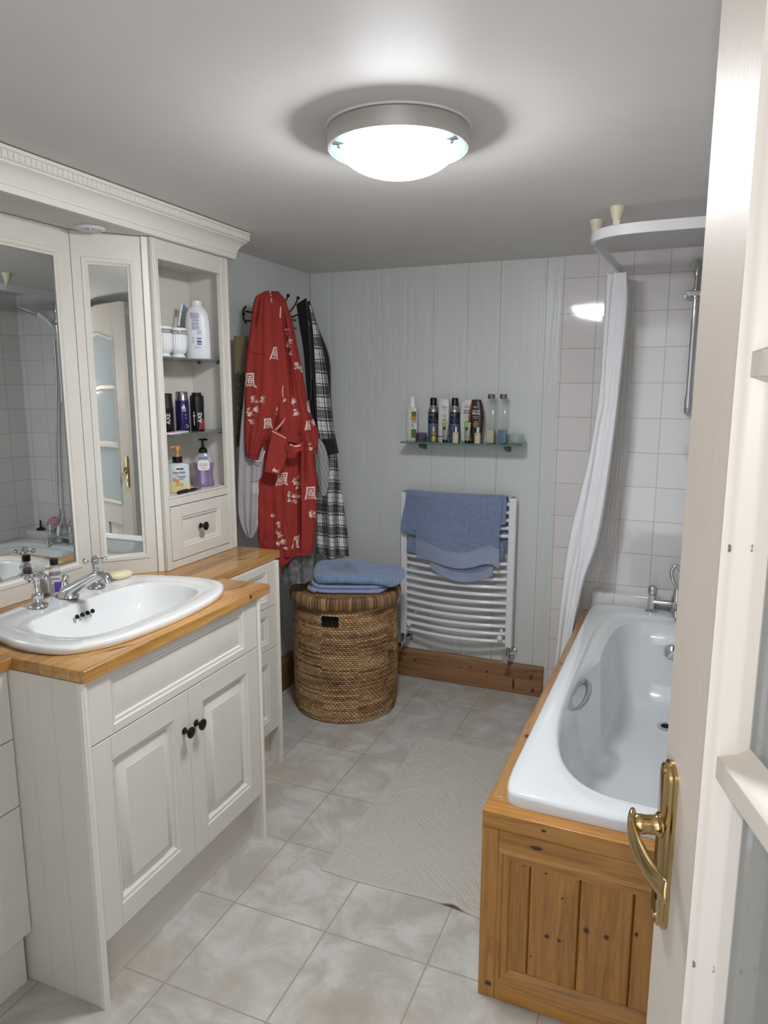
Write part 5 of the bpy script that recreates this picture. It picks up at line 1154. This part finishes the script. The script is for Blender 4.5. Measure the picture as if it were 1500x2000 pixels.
# shower curtain
CU = thing('shower_curtain', 'white fabric shower curtain gathered at the wall end of the rail', 'curtain', (-.33, 3.25, .27))
garment('curtain_cloth', M['curtain'], CU, (-.40, 3.25), (1, 0),
    [(.078, 2.032), (.075, 1.812), (.073, 1.552), (.040, 1.238), (-.022, .909), (-.045, .641), (-.063, .275)],
    [(.160, 2.034), (.172, 1.893), (.160, 1.574), (.140, 1.242), (.105, .896), (.045, .66), (-.008, .26)],
    .045, .045, lambda w_, v, S, Z: (.014*np.sin(2*PI*(1.05*w_+.12+.12*v))+.002*np.sin(2*PI*(4.2*w_+.2*v)))*np.minimum(1, .5+v)+.0015*vnoise(S*90, Z*16, 3), None, 130, 40, 200, creases=[(.108, 2.05, .098, 1.5, .006, .014), (.098, 1.5, .045, 1.0, .008, .014), (.045, 1.0, .0, .4, .009, .014)])
def sheet(name, mat, parent, rows, nu=50, nv=60, fold=lambda a, v: 0, solid=.0012):
    A = resample([r[0] for r in rows], nv); B = resample([r[1] for r in rows], nv); V = []
    for i in range(nv):
        for j in range(nu):
            a = j/(nu-1); p_ = A[i]*(1-a)+B[i]*a; V.append((p_[0], p_[1]+fold(a, i/(nv-1)), p_[2]))
    mb = MB(); mb.add(V, gridf(nv, nu)); return mb.build(name, mat, parent, angle=80, solid=solid)
sheet('inner_liner', M['liner'], CU, [((-.262, 3.30, 2.02), (-.205, 3.36, 2.015)), ((-.258, 3.31, 1.5), (-.205, 3.37, 1.5)), ((-.268, 3.31, 1.1), (-.215, 3.37, 1.1)), ((-.30, 3.30, .66), (-.265, 3.36, .64))], 50, 60, lambda a, v: .012*math.sin(a*22+v*2), .0008)
mb = MB()
for k, y in enumerate((3.18, 3.22, 3.26, 3.30, 3.34, 3.385)):
    x = -.325+.038*(y-2.85)/.624; mb.tube([(x, y, 2.068), (x+.006, y, 2.055), (x+.002, y, 2.040), (x-.006, y, 2.035), (x-.006, y, 2.028)], .0018, 6)
mb.build('curtain_hooks', M['white'], CU)

# ------------------------------------------------------------------ laundry basket
BC = (-1.455, 3.03); BR = .248; BH = .60
LB = thing('laundry_basket', 'round brown woven laundry basket with lid and dark handle slot', 'basket', (BC[0], BC[1], 0))
def weave(nu, rows, r0f, z0, z1, seed, hole=None, colfn=None):
    NU, NV = nu*7, rows*6; th = np.linspace(0, 2*PI, NU, endpoint=False)[None]; zz = np.linspace(0, 1, NV)[:, None]
    row = np.floor(zz*rows); fr = zz*rows-row; colp = th/(2*PI)*nu+.5*(row % 2)+.25*np.sin(row*1.7+th*3)*.3
    ci = np.floor(colp); cf = colp-ci
    tw = fr+.38*(cf-.5)                      # twisted strands lie on a slant
    bump_ = np.clip(1-np.abs(tw-.5)*1.9, 0, 1)**.5*np.sin(PI*np.clip(cf, 0, 1))**.45
    r = r0f(zz)+.0078*bump_+.0016*vnoise(th*6, zz*14, seed)
    z = z0+(z1-z0)*zz+.0025*np.sin(th*2+zz*9)
    X = BC[0]+r*np.cos(th); Y = BC[1]+r*np.sin(th)
    h = np.sin(ci*127.1+row*311.7)*43758.5; h = h-np.floor(h); h2 = np.sin(row*12.9898+np.floor(th*nu/(2*PI)/9)*78.2)*43758.5; h2 = h2-np.floor(h2)
    c0, c1, c2 = (np.array(lin(k)) for k in ('#573c27', '#9c7850', '#c9ab82'))
    q = np.clip(.52+.34*(h-.5)+.55*(h2-.5)+.2*vnoise(th*2.2, zz*6, seed+1), 0, 1)[..., None]
    C = np.where(q < .5, c0+(c1-c0)*q*2, c1+(c2-c1)*(q-.5)*2)*(.45+.75*bump_)[..., None]  # shade in the gaps between strands is multiplied into the colour
    mb = MB(); mb.v = np.stack([X, Y, z*np.ones_like(X)], -1).reshape(-1, 3).tolist(); mb.col = C.reshape(-1, 3)
    F = gridf(NV, NU, True)
    if hole:
        a0, a1, h0, h1 = hole; V = np.array(mb.v); keep = []
        for f in F:
            c = V[f].mean(0); a = math.atan2(c[1]-BC[1], c[0]-BC[0])
            if not (a0 < a < a1 and h0 < c[2] < h1): keep.append(f)
        F = keep
    mb.f = F; return mb
wm = pbr('water_hyacinth', '#7a5636', .62, attr=True, bump=(500, .3))
ah = math.atan2(2.80-3.03, -1.492+1.455+.0)
a_mid = math.atan2(2.865-BC[1], -1.425-BC[0]); a_mid = -1.42
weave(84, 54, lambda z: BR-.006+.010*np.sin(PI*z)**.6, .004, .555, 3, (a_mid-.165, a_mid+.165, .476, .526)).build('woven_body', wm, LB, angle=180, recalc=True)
MB().lathe([(.20, .012), (.222, .014), (.226, .54)], (BC[0], BC[1], 0), (0, 0, 1), 40, cap=False).build('inner_shade', pbr('basket_inside', '#1c1713', .9), LB)  # near-black cylinder stands in for the shade inside, behind the handle slot
MB().lathe([(.0, .003), (.235, .003), (.235, .012), (0, .012)], (BC[0], BC[1], 0), (0, 0, 1), 40, cap=False).build('base', pbr('basket_base', '#3a2618', .8), LB)
# lid: vertical wrapped rim + coiled top
NU, NV = 1008, 26; th = np.linspace(0, 2*PI, NU, endpoint=False)[None]; t_ = np.linspace(0, 1, NV)[:, None]
k_ = th*112/(2*PI)+.35*np.sin(t_*2.2+np.floor(th*112/(2*PI))*1.7)*.4; bp = np.abs(np.sin(PI*k_))**.6
pr = resample([(.250, .552), (.262, .556), (.268, .572), (.267, .592), (.262, .606), (.250, .612), (.238, .611)], NV)
r = pr[:, :1]+.006*bp*np.sin(PI*t_)**.5; z = pr[:, 1:]+.003*np.sin(th*5)
hh = np.sin(np.floor(k_)*127.1)*43758.5; hh = hh-np.floor(hh)
c0, c1, c2 = (np.array(lin(k)) for k in ('#57402a', '#7f6040', '#a28460'))
q = np.clip(.5+.9*(hh-.5), 0, 1)[..., None]; C = np.where(q < .5, c0+(c1-c0)*q*2, c1+(c2-c1)*(q-.5)*2)*np.ones((NV, NU, 1))*(.4+.7*bp)[..., None]  # rim colour darkened between wraps, shade painted in
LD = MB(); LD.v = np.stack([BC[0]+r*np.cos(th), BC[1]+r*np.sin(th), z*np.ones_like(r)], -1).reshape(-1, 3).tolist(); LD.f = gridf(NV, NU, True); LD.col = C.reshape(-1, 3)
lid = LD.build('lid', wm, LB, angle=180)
NV = 100; rr_ = np.linspace(.24, .004, NV)[:, None]; NU = 300; th = np.linspace(0, 2*PI, NU, endpoint=False)[None]
zz = .608+.004*np.abs(np.sin(rr_*PI/.014))*(1+.3*np.sin(th*60+rr_*300)); LD = MB(); LD.v = np.stack([BC[0]+rr_*np.cos(th), BC[1]+rr_*np.sin(th), zz*np.ones_like(th)], -1).reshape(-1, 3).tolist(); LD.f = gridf(NV, NU, True)
LD.col = np.tile(np.array(lin('#7f5f3e')), (len(LD.v), 1)); LD.build('coiled_top', wm, lid, angle=180)

# ------------------------------------------------------------------ folded towels on the basket
def quad_towel(name, mat, corners, z0, z1, zf, label, cat, bulge=.010, seed=0, nu=110, nv=80, pile=.0016, colfn=None, grp=None):
    """thick folded towel: top surface over a quadrilateral footprint with rounded sides"""
    c = np.array(corners, float); V = []; a = np.linspace(0, 1, nu)[None]; b_ = np.linspace(0, 1, nv)[:, None]
    def pt(A, B): return (c[0]*(1-A)[..., None]+c[1]*A[..., None])*(1-B)[..., None]+(c[3]*(1-A)[..., None]+c[2]*A[..., None])*B[..., None]
    A = a*np.ones_like(b_); B = b_*np.ones_like(a); P = pt(.5+(A-.5)*(1-.13*(2*B-1)**6), .5+(B-.5)*(1-.13*(2*A-1)**6))
    cen = c.mean(0)
    e = np.minimum(np.minimum(A, 1-A)*c_len(c, 0), np.minimum(B, 1-B)*c_len(c, 1)); rnd = np.sqrt(np.clip(1-(1-np.clip(e/.022, 0, 1))**2, 0, 1))
    top = z0+(z1-z0)*(.5+.5*rnd)+zf(P[..., 0], P[..., 1])+pile*vnoise(P[..., 0]*260, P[..., 1]*260, seed)*rnd
    bot = z0+(z1-z0)*(.5-.5*rnd)*.96+np.where(rnd < .999, .0, 0)+zf(P[..., 0], P[..., 1])*.9
    V = np.vstack([np.dstack([P, top]).reshape(-1, 3), np.dstack([P, bot]).reshape(-1, 3)]); n = nu*nv
    mb = MB(); mb.v = V.tolist(); mb.f = gridf(nv, nu)+[[i+n for i in f][::-1] for f in gridf(nv, nu)]
    edge = [j for j in range(nu)]+[i*nu+nu-1 for i in range(1, nv)]+[(nv-1)*nu+j for j in range(nu-2, -1, -1)]+[i*nu for i in range(nv-2, 0, -1)]
    for k in range(len(edge)):
        p0, p1 = edge[k], edge[(k+1) % len(edge)]; mb.f.append([p1, p0, p0+n, p1+n])
    if colfn: mb.col = colfn(V)
    o = mb.build(name, mat, angle=80); return tag(o, label, cat, grp)
def c_len(c, k): return float(np.linalg.norm(c[1]-c[0]) if k == 0 else np.linalg.norm(c[3]-c[0]))
zero = lambda x, y: 0*x
t = thing('folded_towel', 'lower light blue folded towel on the laundry basket lid', 'towel', (-1.40, 2.95, .614))
def lay(corners, z0, z1, seed, nm='fold', zf=zero):
    o = quad_towel(nm, M['towellight'], corners, z0, z1, zf, None, None, seed=seed); del_o = o
    o.parent = t; o.location = o.location-Vector((-1.40, 2.95, .614)); ORG[o.name] = Vector((-1.40, 2.95, .614)); return o
lay([(-1.520, 2.805), (-1.215, 2.925), (-1.240, 3.16), (-1.60, 3.12)], .614, .632, 1)
lay([(-1.540, 2.815), (-1.222, 2.935), (-1.245, 3.15), (-1.61, 3.12)], .632, .650, 2)
lay([(-1.572, 2.845), (-1.500, 2.800), (-1.52, 2.95), (-1.605, 3.02)], .615, .640, 7)
lay([(-1.556, 2.862), (-1.500, 2.815), (-1.52, 2.95), (-1.600, 3.01)], .641, .655, 8)
def tcol(V):
    C = np.tile(np.array(lin('#7289ab')), (len(V), 1)); nz = vnoise(V[:, 0]*240, V[:, 1]*240, 3); C *= (1+.25*nz)[:, None]
    d = np.hypot((V[:, 0]+1.425)/.085, (V[:, 1]-2.965)/.06)+.35*vnoise(V[:, 0]*60, V[:, 1]*60, 8); m_ = np.clip((1.05-d)*3, 0, 1)[:, None]*(.5+.5*vnoise(V[:, 0]*500, V[:, 1]*500, 9)[:, None])
    return C*(1-m_)+np.array(lin('#5d5a5c'))*m_
o = quad_towel('bath_towel', pbr('blue_towel_painted', '#5f7fa9', .95, attr=True, sheen=.5, bump=(260, .9)), [(-1.520, 2.812), (-1.165, 2.955), (-1.190, 3.215), (-1.65, 3.11)], .656, .694, lambda x, y: .030*np.exp(-((x+1.47)**2+(y-3.06)**2)/.016)-.030*np.clip((x+1.27)/.1, 0, 1)**2+.004*vnoise(x*22, y*22, 2), 'thick blue towel with a grey stain, topmost on the laundry basket', 'towel', pile=.002, seed=4, nu=190, nv=130, colfn=tcol)
pts = [(-1.64, 3.10, .690), (-1.60, 2.99, .688), (-1.555, 2.88, .678), (-1.522, 2.815, .668)]
e_ = MB().tube(pts, .0032, 8); x_ = e_.build('towel_hem', M['towelband'], o)

# ------------------------------------------------------------------ towel on the radiator
def drape(name, parent, xs, prof_fn, mat, nu=120, nv=150, pile=.0018, seed=0, th=.007, colfn=None, label=None):
    """xs: (x0,x1); prof_fn(a, t) -> (x,y,z) centre surface"""
    V = np.empty((nv, nu, 3))
    for i in range(nv):
        for j in range(nu): V[i, j] = prof_fn(j/(nu-1), i/(nv-1))
    du = np.gradient(V, axis=1); dv = np.gradient(V, axis=0); N = np.cross(du, dv); N /= np.linalg.norm(N, axis=2)[..., None]+1e-9
    ii, jj = np.mgrid[0:nv, 0:nu]
    ns = vnoise(ii*.9, jj*.9, seed)*pile
    A_ = V+N*(th/2+ns[..., None]); B_ = V-N*(th/2+ns[..., None]); n = nu*nv
    mb = MB(); mb.v = np.vstack([A_.reshape(-1, 3), B_.reshape(-1, 3)]).tolist(); mb.f = gridf(nv, nu)+[[q+n for q in f][::-1] for f in gridf(nv, nu)]
    edge = [j for j in range(nu)]+[i*nu+nu-1 for i in range(1, nv)]+[(nv-1)*nu+j for j in range(nu-2, -1, -1)]+[i*nu for i in range(nv-2, 0, -1)]
    for k in range(len(edge)):
        p0, p1 = edge[k], edge[(k+1) % len(edge)]; mb.f.append([p1, p0, p0+n, p1+n])
    return mb.build(name, mat, parent, label, angle=80)
RT = thing('hanging_towel', 'blue terry towel with smooth border draped over the towel radiator', 'towel', (-1.0, 3.37, .60))
def bary(x): return 3.404-.042*max(0, math.sin(PI*min(max((x+1.278)/.545, 0), 1)))**.9
def front_y(x, z): return bary(x)-.030-.004*math.sin(x*21+z*7)-.003*math.sin(z*23+x*9)
ZT = 1.022
def layer(x0, x1, zb_fn, off, back=.25, flare=0):
    def f(a, t_):
        x = x0+(x1-x0)*a; zb = zb_fn(x); arc = .30; Lf = ZT-zb; tot = Lf+.05+back; s_ = t_*tot
        if s_ < back: return (x, bary(x)+.022, ZT-back+s_)
        s_ -= back
        if s_ < .05:
            an = PI*s_/.05; return (x, bary(x)-.004+.026*math.cos(an)-off*(an/PI), ZT+.012*math.sin(an)+off*.5)
        s_ -= .05; z = ZT-s_
        return (x+.003*math.sin(z*14)-flare*(1-a)*min(1, s_/.14), front_y(x, z)-off, z)
    return f
hem_top = lambda x: .700+.006*math.sin((x+1.2)*9)-.035*math.exp(-((x+.98)/.12)**2)+.012*math.exp(-((x+.83)/.05)**2)-.018*max(0, (x+.80)/.04)
band = .095
drape('towel_front', RT, None, layer(-1.197, -.768, lambda x: hem_top(x)+band-.018*math.sin((x+1.2)*7), .014), M['towel'], 190, 200, seed=2)
def bandf(a, t_):
    x = -1.1965+.429*a; z1 = hem_top(x)+band-.018*math.sin((x+1.2)*7)+.006; z0 = hem_top(x); z = z1+(z0-z1)*t_
    return (x+.003*math.sin(z*14), front_y(x, z)-.0145-.010*math.exp(-((x+.87)/.07)**2)*t_**2, z)
drape('woven_border', RT, None, bandf, M['towelband'], 120, 30, pile=.0004, th=.0055, label='smooth paler border band')
hb = lambda x: .600+.05*((x+.95)/.16)**2
drape('back_layer', RT, None, layer(-1.12, -.800, lambda x: min(hb(x), .69)+.045, .002), M['towel'], 120, 120, seed=3)
def bandb(a, t_):
    x = -1.12+.32*a; z1 = min(hb(x), .69)+.050; z0 = min(hb(x), .69); z = z1+(z0-z1)*t_; return (x, front_y(x, z)-.002-.004*t_, z)
drape('back_border', RT, None, bandb, M['towelband'], 80, 20, pile=.0004, th=.0055, label='smooth paler border band')
drape('side_fold', RT, None, layer(-1.264, -1.190, lambda x: .842+.22*(-1.20-x), .012, .15, .024), M['towel'], 50, 110, seed=5)
drape('side_fold', RT, None, lambda a, t_: (-1.272+.085*a-.02*math.sin(t_*PI)*(1-a), front_y(-1.23, .8)-.002-.008*math.sin(PI*t_), .862-.05*t_+(1-a)*.006), M['towel'], 40, 30, seed=6)
drape('side_fold', RT, None, lambda a, t_: (-1.250+.06*a-.012*t_, front_y(-1.22, .75)+.002, .80-.075*t_-.012*(a)), M['towel'], 30, 40, seed=7)
drape('side_fold', RT, None, layer(-.785, -.748, lambda x: .90+.6*(x+.785)*0-.0, .004, .25), M['towel'], 30, 90, seed=8)
drape('side_fold', RT, None, lambda a, t_: (-.778+.022*math.sin(PI*t_)**.6*a+.004, front_y(-.77, .75)+.006, .815-.10*t_), M['towel'], 20, 40, seed=9)

# ------------------------------------------------------------------ bath mat
x0, x1, yy0, yy1 = -.981, -.405, 1.848, 2.832
nu, nv = 330, 540
X, Y = np.meshgrid(np.linspace(x0, x1, nu), np.linspace(yy0, yy1, nv))
cx, cy = (x0+x1)/2, (yy0+yy1)/2; d = np.abs(X-cx)/.288+np.abs(Y-cy)/.30
H_ = np.zeros_like(X)
dd = np.abs(X-cx)/.30+np.abs(((Y-cy+.25) % .5)-.25)/.25
def rid(f, c, w_): return np.exp(-((f-c)/w_)**2)
H_ += -.9*rid(dd, .62, .018)-.9*rid(dd, .80, .018)-.5*rid(dd, .71, .012)+.12*np.sin(dd*90)*(dd > .86)
curl = np.sin(X*75+2.2*np.sin(Y*42))*np.sin(Y*60+2.0*np.sin(X*38)); H_ += .55*np.where(np.abs(curl) < .25, -1, 0)*((dd < .56) | (dd > .92))
brd = np.minimum(np.minimum(X-x0, x1-X), np.minimum(Y-yy0, yy1-Y)); zig = np.abs(((Y/.022) % 1)-.5)*.012
H_ += -.6*rid(brd-zig, .030, .0018)-.6*rid(brd-zig, .040, .0018)-.6*rid(brd-zig, .050, .0018)
H_ = H_*(brd > .014)
Zm = .0075+.0042*H_+.0005*vnoise(X*400, Y*400, 1)
Zm += .014*np.exp(-((X+.53)/.032)**2)*np.exp(-((Y-yy0)/.07)**2)
Yd = Y-.006*np.sin((X-x0)*11)*np.exp(-((Y-yy0)/.15)**2)-.018*np.exp(-((Y-yy0)/.12)**2)*np.clip((X+.62)/.2, 0, 1)+.02*0
Xd = X+.004*np.sin(Y*6)
Zm = np.where(brd < .002, np.minimum(Zm, .003+.014*np.exp(-((X+.53)/.032)**2)*np.exp(-((Y-yy0)/.07)**2)), Zm)
mb = MB(); top = np.dstack([Xd, Yd, Zm]).reshape(-1, 3); bot = top.copy(); bot[:, 2] = np.maximum(bot[:, 2]-.005, .0006); n = nu*nv
mb.v = np.vstack([top, bot]).tolist(); g_ = gridf(nv, nu); mb.f = g_+[[i+n for i in f][::-1] for f in g_]
edge = [j for j in range(nu)]+[i*nu+nu-1 for i in range(1, nv)]+[(nv-1)*nu+j for j in range(nu-2, -1, -1)]+[i*nu for i in range(nv-2, 0, -1)]
for k in range(len(edge)):
    p0, p1 = edge[k], edge[(k+1) % len(edge)]; mb.f.append([p1, p0, p0+n, p1+n])
tag(mb.build('bath_mat', M['mat'], angle=80), 'off-white cotton bath mat with raised diamond pattern on the tiles', 'mat')
